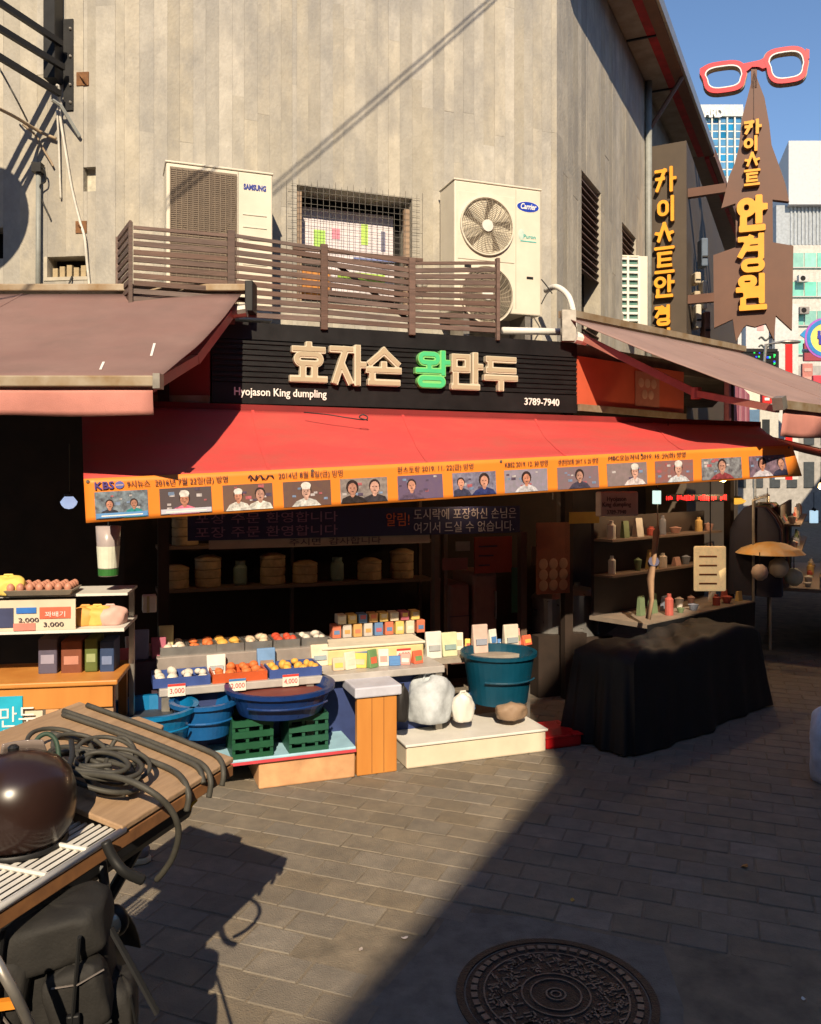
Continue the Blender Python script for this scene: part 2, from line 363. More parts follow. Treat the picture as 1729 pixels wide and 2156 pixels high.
mb = MB(); mb.slab(rough, -.1, -.009, 'xy'); struct('rough_gravel_patch', mb, mat('brown_earth', (.12, .09, .06), .95, var=.4, scale=25, bump=.8, bscale=120))
# ---- pavers: running bond, rows turned 22 degrees
pave = link('paving', None); pave['kind'] = 'structure'; pave['label'] = 'worn grey paving of the market street'
PA = R(-21); PL, PW = .245, .165; ca, sa = math.cos(PA), math.sin(PA)
cells = []
for r in range(-10, 95):
    for c in range(-45, 45):
        lx = (c + (.5 if r % 2 else 0)) * PL; ly = r * PW
        x = lx * ca - ly * sa; y = lx * sa + ly * ca
        if y < 2.2 or y > 9.5 or abs(x) > .50 * y + .5: continue
        if inside((x, y), patch) or inside((x, y), rough): continue
        px = CX + F * x / y; py = HZ + F * CAMZ / y
        vis = -60 < px < 1790 and py < 2200
        cells.append((not vis, y, x))
cells.sort()
pm = []
for k in range(8):
    m_ = MB(); g = .003 + .003 * random.random(); j = lambda: random.uniform(-.003, .003)
    a, b = PL / 2 - g, PW / 2 - g; ch = .004
    bt = [(-a + j(), -b + j(), -.05), (a + j(), -b + j(), -.05), (a + j(), b + j(), -.05), (-a + j(), b + j(), -.05)]
    md = [(x, y, -ch) for x, y, z in bt]; tp = [(x * (1 - ch / a), y * (1 - ch / b), 0) for x, y, z in bt]
    m_.add(bt + md + tp, [(0, 1, 5, 4), (1, 2, 6, 5), (2, 3, 7, 6), (3, 0, 4, 7), (4, 5, 9, 8), (5, 6, 10, 9), (6, 7, 11, 10), (7, 4, 8, 11), (8, 9, 10, 11)])
    pm.append(m_)
pmesh = [m_.mesh('paver', M_paver) for m_ in pm]
rest = MB()
for i, (nv, y, x) in enumerate(cells):
    dz = random.uniform(-.003, .0015); tx, ty = random.uniform(-.008, .008), random.uniform(-.008, .008)
    k = random.randrange(8)
    if i < 300:
        o = link('paver', pmesh[k], pave); o.location = (x, y, dz); o.rotation_euler = (tx, ty, PA + random.uniform(-.012, .012))
    else:
        Mx = Matrix.Translation((x, y, dz)) @ Matrix.Rotation(PA, 4, 'Z')
        rest.add([Mx @ Vector(v) for v in pm[k].v], pm[k].f)
o = part('far_pavers', rest, M_paver, pave); o['kind'] = 'stuff'
# gravel crumbs in the rough patch
gv = MB()
xs_ = [p[0] for p in rough]; ys_ = [p[1] for p in rough]
for k in range(900):
    p = (random.uniform(min(xs_), max(xs_)), random.uniform(min(ys_), max(ys_)))
    if not inside(p, rough): continue
    s_ = random.uniform(.002, .007); gv.ball((p[0], p[1], -.009), s_, s_ * random.uniform(.6, 1), s_ * .7, 5, 3)
o = part('loose_gravel', gv, mat('gravel_bits', (.15, .11, .07), .9, var=.5, scale=60), None); o['kind'] = 'stuff'; o['label'] = 'brown gravel filling a gap in the paving'
# leaf and paper litter
def scrap(nm, px, py, sz, m, label, cat):
    p = G(px, py); m_ = MB()
    m_.grid(lambda u, v: ((u - .5) * sz * (1 - abs(v - .5) * .9), (v - .5) * sz * .6, .004 + .25 * sz * (u - .5) ** 2 + .1 * sz * math.sin(v * 5)), 4, 3)
    o = single(nm, m_, m, label, cat, (p.x, p.y, 0), random.random() * 3); solid(o, .0015)
scrap('fallen_leaf', 1568, 1825, .045, flat((.42, .20, .05)), 'orange brown dry leaf lying on the shaded paving', 'leaf')
scrap('fallen_leaf', 1206, 1897, .03, flat((.50, .30, .06)), 'tiny yellow leaf on the paving above the manhole', 'leaf')
scrap('paper_scrap', 852, 1976, .035, flat((.6, .52, .5)), 'crumpled pale scrap on the brown gravel patch edge', 'litter')
scrap('paper_scrap', 760, 2001, .025, flat((.5, .42, .38)), 'small pale scrap in the middle of the gravel patch', 'litter')
scrap('paper_scrap', 1692, 2105, .02, flat((.7, .7, .68)), 'white scrap on dark asphalt near the lower right corner', 'litter')
# ---- manhole
c = G(1171, 2094); mh = thing('manhole_cover', 'round rusty iron manhole cover set in the shaded street', 'manhole cover', (c.x, c.y, 0), R(-15))
m_ = MB(); m_.lathe([(.385, -.05), (.385, .002), (.355, .002), (.352, -.012), (.345, -.012)], 56, cap=False); part('rim', m_, M_iron, mh)
m_ = MB(); m_.lathe([(.347, -.05), (.347, -.002), (.0, -.002)], 56); pl = part('plate', m_, M_iron, mh)
stud = MB(); stud.box(-.012, .012, -.016, .016, -.002, .005); sm = stud.mesh('stud', M_ironworn)
for k in range(44):
    t = 2 * math.pi * k / 44; o = link('stud', sm, mh); o.location = (.315 * math.cos(t), .315 * math.sin(t), 0); o.rotation_euler = (0, 0, t)
m_ = MB()
for r_ in (.28, .135, .10, .04, .022): m_.lathe([(r_, -.004), (r_, .003), (r_ - .007, .003), (r_ - .007, -.004)], 40, cap=False)
part('ring', m_, M_ironworn, mh)
m_ = MB()
for k in range(260):
    t = random.random() * 6.283; r_ = random.uniform(.15, .27); L = random.uniform(.008, .022)
    Mx = Matrix.Translation((r_ * math.cos(t), r_ * math.sin(t), 0)) @ Matrix.Rotation(random.choice((.6, .6 + math.pi / 2)), 4, 'Z'); m_.box(-L, L, -.004, .004, -.002, .002, Mx)
part('relief', m_, M_ironworn, mh)['kind'] = 'stuff'

# ---- concrete building with board marked walls
bl = thing('concrete_building', 'weathered board-marked concrete building above the dumpling shop', 'building', (CL.x, CL.y, 0))
bl.location = (0, 0, 0)
def sub_intervals(a, b, cuts):
    out = [(a, b)]
    for c0, c1 in cuts:
        nx = []
        for p, q in out:
            if c1 <= p or c0 >= q: nx.append((p, q)); continue
            if c0 - p > .01: nx.append((p, c0))
            if q - c1 > .01: nx.append((c1, q))
        out = nx
    return out
def board_wall(nm, fr, u0, u1, z0, z1, holes, bw, maxlen, th=.36):
    wl = link(nm, None, bl); wl.location = (fr.o[0], fr.o[1], 0); wl.rotation_euler = (0, 0, fr.a)
    us = []; u = u0
    edges = sorted(e for h in holes for e in h[:2])
    while u < u1 - 1e-4:
        nx = min(u + bw * random.uniform(.9, 1.1), u1)
        for e in edges:
            if u + .02 < e < nx + .03: nx = e; break
        if u1 - nx < .03: nx = u1
        us.append((u, nx)); u = nx
    for a, b in us:
        cuts = [(h[2], h[3]) for h in holes if h[0] < (a + b) / 2 < h[1]]
        for p, q in sub_intervals(z0, z1, cuts):
            z = p
            while z < q - 1e-4:
                nz = z + random.uniform(.5, 1) * maxlen
                if q - nz < .35: nz = q
                m_ = MB(); pr = random.uniform(0, .0045); e = .0005
                m_.box(a + e, b - e, -pr, th, z + e * .5, nz - e * .5)
                part('wall_board', m_, M_conc, wl)
                z = nz
    return wl
def px_hole(fr, xa, ya, xb, yb): 
    u0, z1 = fr.at(xa, ya); u1 = fr.u(xb); z0 = fr.at((xa + xb) / 2, yb)[1]
    return (u0, u1, z0, z1)
hw_ = px_hole(FW, 625, 389, 868, 640); hw_ = (hw_[0], hw_[1], 3.6, hw_[3])
front = board_wall('front_wall', FW, UL, UC, 3.0, 7.6, [hw_], .112, 2.6)
hl1 = px_hole(FL, 176, 352, 202, 403); hl2 = px_hole(FL, 100, 541, 184, 583); hl3 = px_hole(FL, -40, 480, 7, 545)
left = board_wall('left_wall', FL, -2.6, 0, 3.0, 7.6, [hl1, hl2, hl3], .16, 3.4)
hr1 = px_hole(FR, 1224, 357, 1265, 660); hr1 = (hr1[0], hr1[1], 3.35, hr1[3])
hr2 = px_hole(FR, 1310, 464, 1339, 560); hr2 = (hr2[0], hr2[1], 4.2, hr2[3] - .02)
UE = FR.u(1359)
side = board_wall('street_wall', FR, 0, UE, 3.0, 8.0, [hr1, hr2], .20, 3.2)
# backs of niches
def nb(parent, h, y, m, nm='niche_back'):
    m_ = MB(); m_.box(h[0] - .02, h[1] + .02, y, y + .05, h[2] - .02, h[3] + .02); return part(nm, m_, m, parent)
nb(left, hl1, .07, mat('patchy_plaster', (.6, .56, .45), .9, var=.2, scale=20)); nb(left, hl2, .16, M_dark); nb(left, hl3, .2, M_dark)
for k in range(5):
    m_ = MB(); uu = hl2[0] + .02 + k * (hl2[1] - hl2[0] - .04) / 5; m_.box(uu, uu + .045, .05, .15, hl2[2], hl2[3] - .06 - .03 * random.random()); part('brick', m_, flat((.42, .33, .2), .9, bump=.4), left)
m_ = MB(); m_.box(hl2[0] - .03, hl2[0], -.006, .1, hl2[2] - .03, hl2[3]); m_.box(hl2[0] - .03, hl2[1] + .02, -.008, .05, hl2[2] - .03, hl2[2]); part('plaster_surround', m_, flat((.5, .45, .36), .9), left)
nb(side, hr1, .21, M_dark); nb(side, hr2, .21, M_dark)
for h, n_ in ((hr1, 26), (hr2, 13)):
    z1 = h[3] - .02
    for k in range(n_):
        z = z1 - .03 - k * .085
        if z < h[2] + .05 or (h is hr1 and 12 < k < 18): continue
        m_ = MB(); m_.hexa([(h[0], .02, z - .03), (h[1], .02, z - .03), (h[1], .12, z + .01), (h[0], .12, z + .01)], [(h[0], .02, z - .018), (h[1], .02, z - .018), (h[1], .12, z + .022), (h[0], .12, z + .022)]); part('louvre_slat', m_, M_fence, side)
# core that keeps light out, and the flat roof
m_ = MB(); core = [FW.w(UL - .02, -.42, 0)[:2], FW.w(UC - .25, -.42, 0)[:2], FR.w(UE - .05, -.42, 0)[:2], (1.0, 15.5), (-6.5, 12.5), FL.w(-2.55, -.42, 0)[:2]]
m_.slab(core, 3.0, 7.55, 'xy'); o = part('core', m_, M_dark, bl)
# window opening needs a real room: hollow it by a boolean-free trick is not needed, the panel sits in front of the core
m_ = MB()
def eav(u, out, z): return FR.w(u, out, z)
m_.hexa([eav(-.5, -.5, 8.0), eav(-.5, .50, 8.0), eav(UE + 3.4, .50, 8.0), eav(UE + 3.4, -.5, 8.0)], [eav(-.5, -.5, 8.08), eav(-.5, .50, 8.08), eav(UE + 3.4, .50, 8.08), eav(UE + 3.4, -.5, 8.08)])
roof = part('roof', m_, M_conc2, bl)
def strip(o0, o1, z0, z1, m, nm):
    m_ = MB(); m_.hexa([eav(-.5, o0, z0), eav(-.5, o1, z0), eav(UE + 3.4, o1, z0), eav(UE + 3.4, o0, z0)], [eav(-.5, o0, z1), eav(-.5, o1, z1), eav(UE + 3.4, o1, z1), eav(UE + 3.4, o0, z1)]); return part(nm, m_, m, roof)
strip(.02, .30, 7.965, 7.995, mat('beige_soffit', (.40, .34, .26), .8, var=.25, scale=4, col2=(.25, .2, .15)), 'soffit_panel')
strip(.30, .42, 7.95, 7.995, mat('peeling_red_paint', (.42, .03, .03), .7, var=.3, scale=5), 'red_fascia')
strip(.42, .56, 7.94, 8.12, flat((.20, .10, .06), .7), 'gutter_board')
strip(.56, .60, 7.96, 8.13, M_alu, 'gutter')
for uu in (1.6, 3.2, 4.9):
    m_ = MB(); m_.bar(eav(uu, .02, 7.955), eav(uu, .42, 7.94), .03, .02); part('soffit_batten', m_, M_black, roof)
m_ = MB(); m_.tube([eav(UE - .05, -.02, 7.1), eav(UE - .02, .55, 7.95)], .035, 6); part('eave_brace', m_, M_bronze, bl)
m_ = MB(); m_.tube([FR.w(UE - .06, .06, 8), FR.w(UE - .06, .06, 3.2)], .05, 10); part('downpipe', m_, M_pipe, bl, smooth=True)

# window of the front wall: recess, box stacked inside, wire mesh
win = link('window', None, bl); win.location = front.location; win.rotation_euler = front.rotation_euler
u0, u1, z0, z1 = hw_
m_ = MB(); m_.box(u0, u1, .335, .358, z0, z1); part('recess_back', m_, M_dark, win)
cz = z1 - .16
m_ = MB(); m_.box(u0 + .07, u1 - .10, .28, .33, cz - .40, cz + .06); bx = part('paper_panel', m_, mat('white_printed_card', (.74, .68, .72), .6, var=.08, scale=3), win)
for (a, b, c0, d, col) in ((.20, .30, .15, .36, (.45, .75, .15)), (.36, .43, .12, .22, (.8, .3, .4)), (.62, .68, .05, .25, (.5, .75, .15)), (.80, .84, .1, .3, (.2, .2, .3)), (.08, .35, .33, .345, (.2, .25, .5)), (.55, .95, .38, .395, (.2, .25, .5))):
    m_ = MB(); m_.box(u0 + a * (u1 - u0), u0 + b * (u1 - u0), .276, .2795, cz - d, cz - c0); part('print', m_, flat(col), win)
m_ = MB(); m_.box(u0 + .36, u1 - .10, .24, .265, cz - .75, cz - .43); part('paper_panel', m_, mat('white_printed_card', (.7, .66, .7)), win)
m_ = MB(); m_.box(u0 + .45, u1 - .2, .2365, .2395, cz - .62, cz - .54); part('print', m_, flat((.5, .78, .12)), win)
m_ = MB(); m_.box(u0 + .03, u0 + .34, .08, .19, cz - .8, cz - .60); part('timber_block', m_, M_wood, win)
m_ = MB(); m_.box(u0 - .04, u1 + .1, -.035, -.01, cz - .445, cz - .415); part('cross_bar', m_, M_fence, win)
m_ = MB(); m_.box(u0 + .01, u0 + .05, .02, .07, z0, z1 - .05); part('frame_piece', m_, flat((.36, .25, .17)), win); m_ = MB(); m_.box(u1 - .07, u1 - .02, .02, .07, z0, z1 - .1); part('frame_piece', m_, flat((.36, .25, .17)), win)
m_ = MB(); nx_ = 24
for k in range(nx_):
    x = u0 - .10 + k * (u1 - u0 + .2) / (nx_ - 1); m_.bar((x, -.018, z0), (x, -.018, z1 + .02 + .02 * (k % 3)), .0030, .0030, (1, 0, 0))
for k in range(20):
    z = z0 + k * (z1 - z0 + .0) / 19.0; m_.bar((u0 - .09 + .03 * (k % 2), -.022, z), (u1 + .07, -.022, z), .0026, .0026)
part('wire_mesh', m_, flat((.16, .145, .125)), win)['kind'] = 'stuff'
m_ = MB()
for k in range(14):
    t = random.random(); m_.ball((u1 - .12 + .22 * t, -.05 - .04 * random.random(), cz - .56 - .14 * t + .06 * random.random()), .035 + .02 * random.random(), .03, .03 + .03 * random.random(), 7, 5)
single('plastic_wrap', m_, mat('clear_plastic_wrap', (.55, .50, .44), .25, var=.3, scale=20), 'crumpled clear plastic wrap stuffed beside the meshed window', 'plastic', front.location, FW.a, smooth=True)

# ---- shop front under the concrete walls
sh = thing('dumpling_shop', 'dark open shop front with ledge roof below the concrete wall', 'shop', (0, 0, 0))
LZ = 3.18
led = [(-6.5, 6.36), tuple(FS.w(FS.u(447), -.02, 0)[:2]), tuple(FS.w(UR_, -.03, 0)[:2]), tuple(FC.w(2.95, -.03, 0)[:2]), tuple(FR.w(5.2, .9, 0)[:2]), tuple(FR.w(5.2, -.2, 0)[:2]), (CR.x - .2, CR.y + .2), (CL.x, CL.y + .2), (-6.5, CL.y + .5)]
m_ = MB(); m_.slab(led, LZ - .14, LZ - .01, 'xy'); part('ledge_roof', m_, mat('roof_felt', (.16, .14, .12), .9, var=.3), sh)
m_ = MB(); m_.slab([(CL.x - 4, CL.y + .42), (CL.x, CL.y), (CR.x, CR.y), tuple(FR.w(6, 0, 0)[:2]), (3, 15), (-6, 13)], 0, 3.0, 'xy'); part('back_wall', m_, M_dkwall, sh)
# panels either side of the sign, with a dumpling picture
def dumpling_panel(fr, ua, ub, za, zb, m):
    m_ = MB(); m_.box(ua, ub, -.0, .06, za, zb); p = part('fascia_panel', m_, m, sh); p.location = (fr.o[0], fr.o[1], 0); p.rotation_euler = (0, 0, fr.a)
    w_ = min(.42, (ub - ua) * .5); cx = ua + (ub - ua) * .62
    m_ = MB(); m_.box(cx - w_ / 2, cx + w_ / 2, -.006, 0, za + .03, zb - .06); q = part('picture_board', m_, flat((.50, .19, .14)), p)
    m_ = MB()
    for dx, dz in ((-.11, .05), (0, .05), (.11, .05), (-.05, -.06), (.06, -.06)): m_.ball((cx + dx, -.006, (za + zb) / 2 + dz), .05, .004, .047, 14, 6)
    part('dumpling_print', m_, flat((.62, .36, .28)), p)
    m_ = MB(); m_.box(ua, ub, -.03, .0, za - .06, za); part('rail', m_, M_rustalu, p)
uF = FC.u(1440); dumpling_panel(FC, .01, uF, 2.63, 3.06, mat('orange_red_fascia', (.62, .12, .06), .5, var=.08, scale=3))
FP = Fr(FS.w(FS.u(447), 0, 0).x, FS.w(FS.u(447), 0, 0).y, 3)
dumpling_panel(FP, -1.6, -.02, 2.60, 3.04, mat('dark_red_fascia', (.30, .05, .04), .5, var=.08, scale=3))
for fr, us in ((FS, (-.55, UR_ - .05)), (FC, (2.9,))):
    for uu in us:
        m_ = MB(); m_.box(uu - .04, uu + .04, .05, .13, 0, 3.03); p = part('post', m_, M_dkwall, sh); p.location = (fr.o[0], fr.o[1], 0); p.rotation_euler = (0, 0, fr.a)

# ---- facing buildings across the street (behind the camera, they shade the paving)
dx_, dy_ = math.cos(R(63.2)), math.sin(R(63.2)); P0 = Vector((-.316 - 9.0 / math.tan(R(SUN_EL)) * math.sin(R(SUN_AZ)), 3.03 - 9.0 / math.tan(R(SUN_EL)) * math.cos(R(SUN_AZ)), 0)); dv = Vector((dx_, dy_, 0)); nv_ = Vector((dy_, -dx_, 0))
for k, (a, b, hgt, lab) in enumerate(((-9, 6, 9.0, 'plain shop building across the market street nearest the viewer'), (6.02, 17, 9.0, 'plain shop building across the market street further along'), (17.02, 60, 9.0, 'long plain shop building at the far end across the street'))):
    m_ = MB(); c4 = [P0 + dv * a, P0 + dv * b, P0 + dv * b + nv_ * 9, P0 + dv * a + nv_ * 9]
    t_ = thing('facing_building', lab, 'building')
    m_.slab([tuple(c[:2]) for c in c4], 0, hgt, 'xy'); part('wall', m_, flat((.42, .36, .30), .85), t_)
    if k == 0: m_ = MB(); c4 = [P0 + dv * 2.9, P0 + dv * 4.15, P0 + dv * 4.15 + nv_ * .2, P0 + dv * 2.9 + nv_ * .2]; m_.slab([tuple(c[:2]) for c in c4], hgt, 10.1, 'xy'); part('added_shade_screen', m_, flat((.42, .36, .30), .85), t_)  # unseen screen added on the roof edge to widen the ground shade
    n_ = int((b - a) / 2.2)
    for q in range(min(n_, 8)):
        for z in (3.6, 6.3):
            m_ = MB(); s0 = a + (q + .3) * 2.2; A = P0 + dv * s0 - nv_ * .03; B = P0 + dv * (s0 + 1.2) - nv_ * .03
            m_.hexa([(A.x, A.y, z), (B.x, B.y, z), (B.x + nv_.x * .1, B.y + nv_.y * .1, z), (A.x + nv_.x * .1, A.y + nv_.y * .1, z)], [(A.x, A.y, z + 1.4), (B.x, B.y, z + 1.4), (B.x + nv_.x * .1, B.y + nv_.y * .1, z + 1.4), (A.x + nv_.x * .1, A.y + nv_.y * .1, z + 1.4)]); part('window', m_, flat((.05, .06, .07), .15), t_)
for (x0, x1, y0, y1, h, lab) in ((-16, -4.6, -14, 2.6, 10.5, 'tall plain building left of the viewer beside the side shop'), (-16, -1.5, -27, -17, 12.0, 'plain building closing the street behind the viewer'), (-.9, 12, -34, -21, 13.0, 'wide plain block behind the viewer to the right')):
    t_ = thing('street_building', lab, 'building'); m_ = MB(); m_.box(x0, x1, y0, y1, 0, h); part('wall', m_, flat((.36, .31, .26), .85), t_)
    for q in range(5):
        for z in (3.4, 6.4):
            m_ = MB(); xx = x0 + (q + .3) * (x1 - x0) / 5; m_.box(xx, xx + 1.3, y1 - .05, y1 + .02, z, z + 1.4); part('window', m_, flat((.05, .06, .07), .15), t_)
# ================================================================ SIGNBOARD
sg = frame_thing('shop_sign', 'long black shop signboard with cream and green raised Korean letters', 'sign', FS)
sa_, sb_ = FS.u(447), UR_; SZ0, SZ1 = 2.55, 3.175
m_ = MB(); m_.box(sa_, sb_, .012, .14, SZ0, SZ1); part('backing', m_, M_blackgl, sg)
m_ = MB(); m_.box(sa_, sb_, 0, .012, SZ1 - .13, SZ1); part('top_panel', m_, M_blackgl, sg)
m_ = MB(); m_.box(sa_, sb_, 0, .012, SZ0, SZ0 + .155); part('bottom_panel', m_, M_blackgl, sg)
rz0, rz1 = SZ0 + .155, SZ1 - .13
for k in range(8):
    zc = rz0 + (k + .5) * (rz1 - rz0) / 8; h = (rz1 - rz0) / 8 * .33
    m_ = MB(); m_.hexa([(sa_, 0, zc - h * .7), (sb_, 0, zc - h * .7), (sb_, .012, zc - h), (sa_, .012, zc - h)], [(sa_, 0, zc + h * .7), (sb_, 0, zc + h * .7), (sb_, .012, zc + h), (sa_, .012, zc + h)]); part('ridge', m_, M_blackgl, sg)
for ch, xa, ya, xb, yb in (('효', 611, 719, 690, 808), ('자', 695, 725, 772, 811), ('손', 772, 732, 846, 815), ('왕', 876, 737, 948, 820), ('만', 948, 741, 1020, 824), ('두', 1021, 747, 1091, 823)):
    u0, z1 = FS.at(xa, ya, .06); u1, z0 = FS.at(xb, yb, .06)
    z0 = FS.at((xa + xb) / 2, yb, .06)[1]; z1 = FS.at((xa + xb) / 2, ya, .06)[1]
    hw = .0215
    m_ = MB(); glyph(m_, ch, u0, z0, u1 - u0, z1 - z0, -.002, -.055, hw, .005, 46); lt = part('letter', m_, M_greenrim if ch == '왕' else M_goldrim, sg)
    m_ = MB(); glyph(m_, ch, u0, z0, u1 - u0, z1 - z0, -.054, -.060, hw - .005, 0, 46); part('letter_face', m_, M_green if ch == '왕' else M_gold, lt)
u0, z0 = FS.at(492, 831, .01); text('lettering', 'Hyojason King dumpling', M_white, sg, .085, (u0, -.006, z0), FS.u(686) - u0, .004, bold=.0012)
u0, z0 = FS.at(1104, 852, .01); text('lettering', '3789-7940', M_white, sg, .085, (u0, -.006, z0), FS.u(1176) - u0, .004, bold=.0012)

# ================================================================ SLATTED SCREEN
fe = frame_thing('slatted_screen', 'brown painted slat screen hiding the air conditioners above the sign', 'fence', FS)
tops = [(275, 470), (487, 488), (683, 517), (868, 546), (1049, 546)]
pts = []
for i, (x, y) in enumerate(tops):
    u, z = FS.at(x, y, .02); pts.append((u, z))
FB0 = 3.21
for i in range(4):
    (ua, za), (ub, zb) = pts[i], pts[i + 1]
    n_ = 11
    for k in range(n_):
        f = k / (n_ - .3); za_ = FB0 + (za - FB0 - .012) * (1 - f) + random.uniform(-.006, .006); zb_ = FB0 + (zb - FB0 - .012) * (1 - f) + random.uniform(-.006, .006)
        h = .037 if k else .025
        m_ = MB(); m_.hexa([(ua + .02, -.012, za_ - h), (ub - .02, -.012, zb_ - h), (ub - .02, .006, zb_ - h), (ua + .02, .006, za_ - h)], [(ua + .02, -.012, za_), (ub - .02, -.012, zb_), (ub - .02, .006, zb_), (ua + .02, .006, za_)]); part('slat', m_, M_fence, fe)
for i, (u, z) in enumerate(pts):
    wdt = .03 if i in (0, 4) else .055
    m_ = MB(); m_.box(u - wdt / 2, u + wdt / 2, -.03, .018, FB0 - .06, z + .012); part('post', m_, M_fence, fe, .003)
A = FS.w(pts[0][0], .02, 0); B = W(249, 500, 6.50)
fs2 = Fr(B.x, B.y, math.degrees(math.atan2(A.y - B.y, A.x - B.x))); L = (Vector((A.x, A.y)) - Vector((B.x, B.y))).length
for k in range(11):
    z = 3.845 - k * .06
    m_ = MB(); a_ = Vector((B.x, B.y, z)); b_ = Vector((A.x, A.y, z)); m_.bar(a_, b_, .016, .037); o = part('slat', m_, M_fence, fe); o.matrix_parent_inverse = Matrix.LocRotScale(Vector((FS.o[0], FS.o[1], 0)), Matrix.Rotation(FS.a, 3, 'Z').to_quaternion(), None).inverted()
def in_frame(o, fr): o.matrix_parent_inverse = Matrix.LocRotScale(Vector((fr.o[0], fr.o[1], 0)), Matrix.Rotation(fr.a, 3, 'Z').to_quaternion(), None).inverted(); return o
m_ = MB(); m_.bar((B.x, B.y, FB0 - .05), (B.x, B.y, 3.86), .03, .03, (1, 0, 0)); in_frame(part('post', m_, M_fence, fe), FS)
m_ = MB(); m_.bar(FS.w(pts[2][0] + .05, -.06, 3.74), FS.w(pts[3][0] - .02, -.06, 3.30), .02, .03); in_frame(part('diagonal_brace', m_, M_black, fe), FS)

# ================================================================ AIR CONDITIONERS
def ac_unit(nm, label, fr, uL, uR, z0, z1, dep, out_front, mbody):
    t_ = thing(nm, label, 'air conditioner', fr.w(uL, out_front, 0), fr.a)
    w_ = uR - uL; m_ = MB(); m_.box(0, w_, 0, dep, z0 + .05, z1); b = part('body', m_, mbody, t_, .012)
    m_ = MB(); m_.box(-.008, w_ + .008, -.008, dep + .008, z1, z1 + .018); part('lid', m_, mbody, t_, .006)
    for x in (.1, w_ - .16):
        m_ = MB(); m_.box(x, x + .06, .02, dep - .02, LZ - .01, z0 + .05); part('foot', m_, M_alu, t_)
    return t_, w_
# unit behind the screen, with the brown grille
uL, uR = FW.u(350, .5), FW.u(574, .5); zt = FW.at(462, 355, .5)[1]
t_, w_ = ac_unit('outdoor_unit', 'cream air conditioner with brown square grille behind the slat screen', FW, uL, uR, 3.25, zt, .34, .50, M_cream)
gx1 = w_ * .655
m_ = MB(); m_.box(.028, gx1, -.004, 0, 3.33, zt - .03); part('grille_recess', m_, M_grille, t_)
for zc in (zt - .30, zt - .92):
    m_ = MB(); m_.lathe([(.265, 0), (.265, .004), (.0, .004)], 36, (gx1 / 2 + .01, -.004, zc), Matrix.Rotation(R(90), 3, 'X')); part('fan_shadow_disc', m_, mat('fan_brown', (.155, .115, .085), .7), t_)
for k in range(13):
    x = .035 + k * (gx1 - .04) / 12; m_ = MB(); m_.bar((x, -.014, 3.34), (x, -.014, zt - .035), .005, .005, (1, 0, 0)); part('grille_bar', m_, M_grille, t_)
m_ = MB()
for k in range(70):
    z = 3.345 + k * (zt - .05 - 3.345) / 69; m_.bar((.03, -.011, z), (gx1, -.011, z), .003, .0035)
part('grille_wires', m_, M_grille, t_)['kind'] = 'stuff'
m_ = MB(); m_.box(gx1 + .008, gx1 + .013, -.003, 0, 3.3, zt - .01); part('panel_seam', m_, flat((.3, .27, .22)), t_)
for k in range(5):
    m_ = MB(); z = zt - .36 - k * .105; m_.box(gx1 + .05, w_ - .05, -.006, 0, z, z + .008); part('pressed_rib', m_, M_cream, t_)
text('brand_lettering', 'SAMSUNG', flat((.03, .05, .30)), t_, .062, (gx1 + .055, -.003, zt - .145), w_ - gx1 - .11, .001, bold=.003)
# twin fan unit on the right
uL, uR = FW.u(957, .45), FW.u(1139, .45); zt = FW.at(1048, 390, .45)[1]; zb = FW.at(1048, 670, .45)[1]
t_, w_ = ac_unit('outdoor_unit', 'tall cream twin-fan air conditioner with blue oval badge by the corner', FW, uL, uR, zb, zt, .36, .45, M_cream)
def fan(cx, zc, r):
    sq = MB(); 
    m_ = MB(); m_.lathe([(r + .012, 0), (r + .012, .03), (r, .03), (r - .004, .0)], 44, (cx, -.002, zc), Matrix.Rotation(R(90), 3, 'X'), cap=False); g = part('fan_guard', m_, M_cream, t_, smooth=False)
    m_ = MB(); m_.lathe([(r, .002), (0, .002)], 44, (cx, -.002, zc), Matrix.Rotation(R(90), 3, 'X')); part('fan_opening', m_, mat('fan_dark', (.045, .035, .028), .8), g)
    for k in range(5):
        m_ = MB(); a = k * 2 * math.pi / 5
        Mx = Matrix.Translation((cx, -.008, zc)) @ Matrix.Rotation(-a, 4, 'Y')
        m_.hexa([Mx @ Vector(v) for v in ((.03, .006, -.03), (r * .92, .006, -.10), (r * .92, .004, .07), (.03, .004, .04))], [Mx @ Vector(v) for v in ((.03, .003, -.03), (r * .92, .003, -.10), (r * .92, .001, .07), (.03, .001, .04))]); part('fan_blade', m_, mat('fan_brown2', (.12, .09, .065), .6), g)
    m_ = MB()
    for i in range(13):
        rr = .05 + (r - .05) * (i + .5) / 13; m_.tube([(cx + rr * math.cos(t), -.024, zc + rr * math.sin(t)) for t in np.linspace(0, 2 * math.pi, 41)], .0028, 4, False)
    for i in range(28):
        a = i * 2 * math.pi / 28; m_.tube([(cx + rr * math.cos(a + (rr / r) * .5), -.026, zc + rr * math.sin(a + (rr / r) * .5)) for rr in np.linspace(.05, r, 5)], .0028, 4, False)
    part('fan_wires', m_, mat('tan_wire', (.42, .36, .27), .5), g)
    m_ = MB(); m_.lathe([(.058, 0), (.055, .012), (0, .014)], 24, (cx, -.026, zc), Matrix.Rotation(R(90), 3, 'X')); part('hub', m_, M_whitept, g)
fc = w_ * .36; fr_ = .262 * w_ / .9
ztf = zt - .40 * w_ / .9
m_ = MB(); m_.box(fc - fr_ - .03, fc + fr_ + .03, -.006, -.001, ztf - fr_ - .06, ztf + fr_ + .04); part('fan_plate', m_, M_cream, t_, .004)
fan(fc, ztf, fr_); fan(fc, ztf - .64 * w_ / .9, fr_)
m_ = MB(); m_.box(w_ * .70, w_ * .705, -.002, 0, zb + .1, zt - .02); part('panel_seam', m_, flat((.45, .40, .32)), t_)
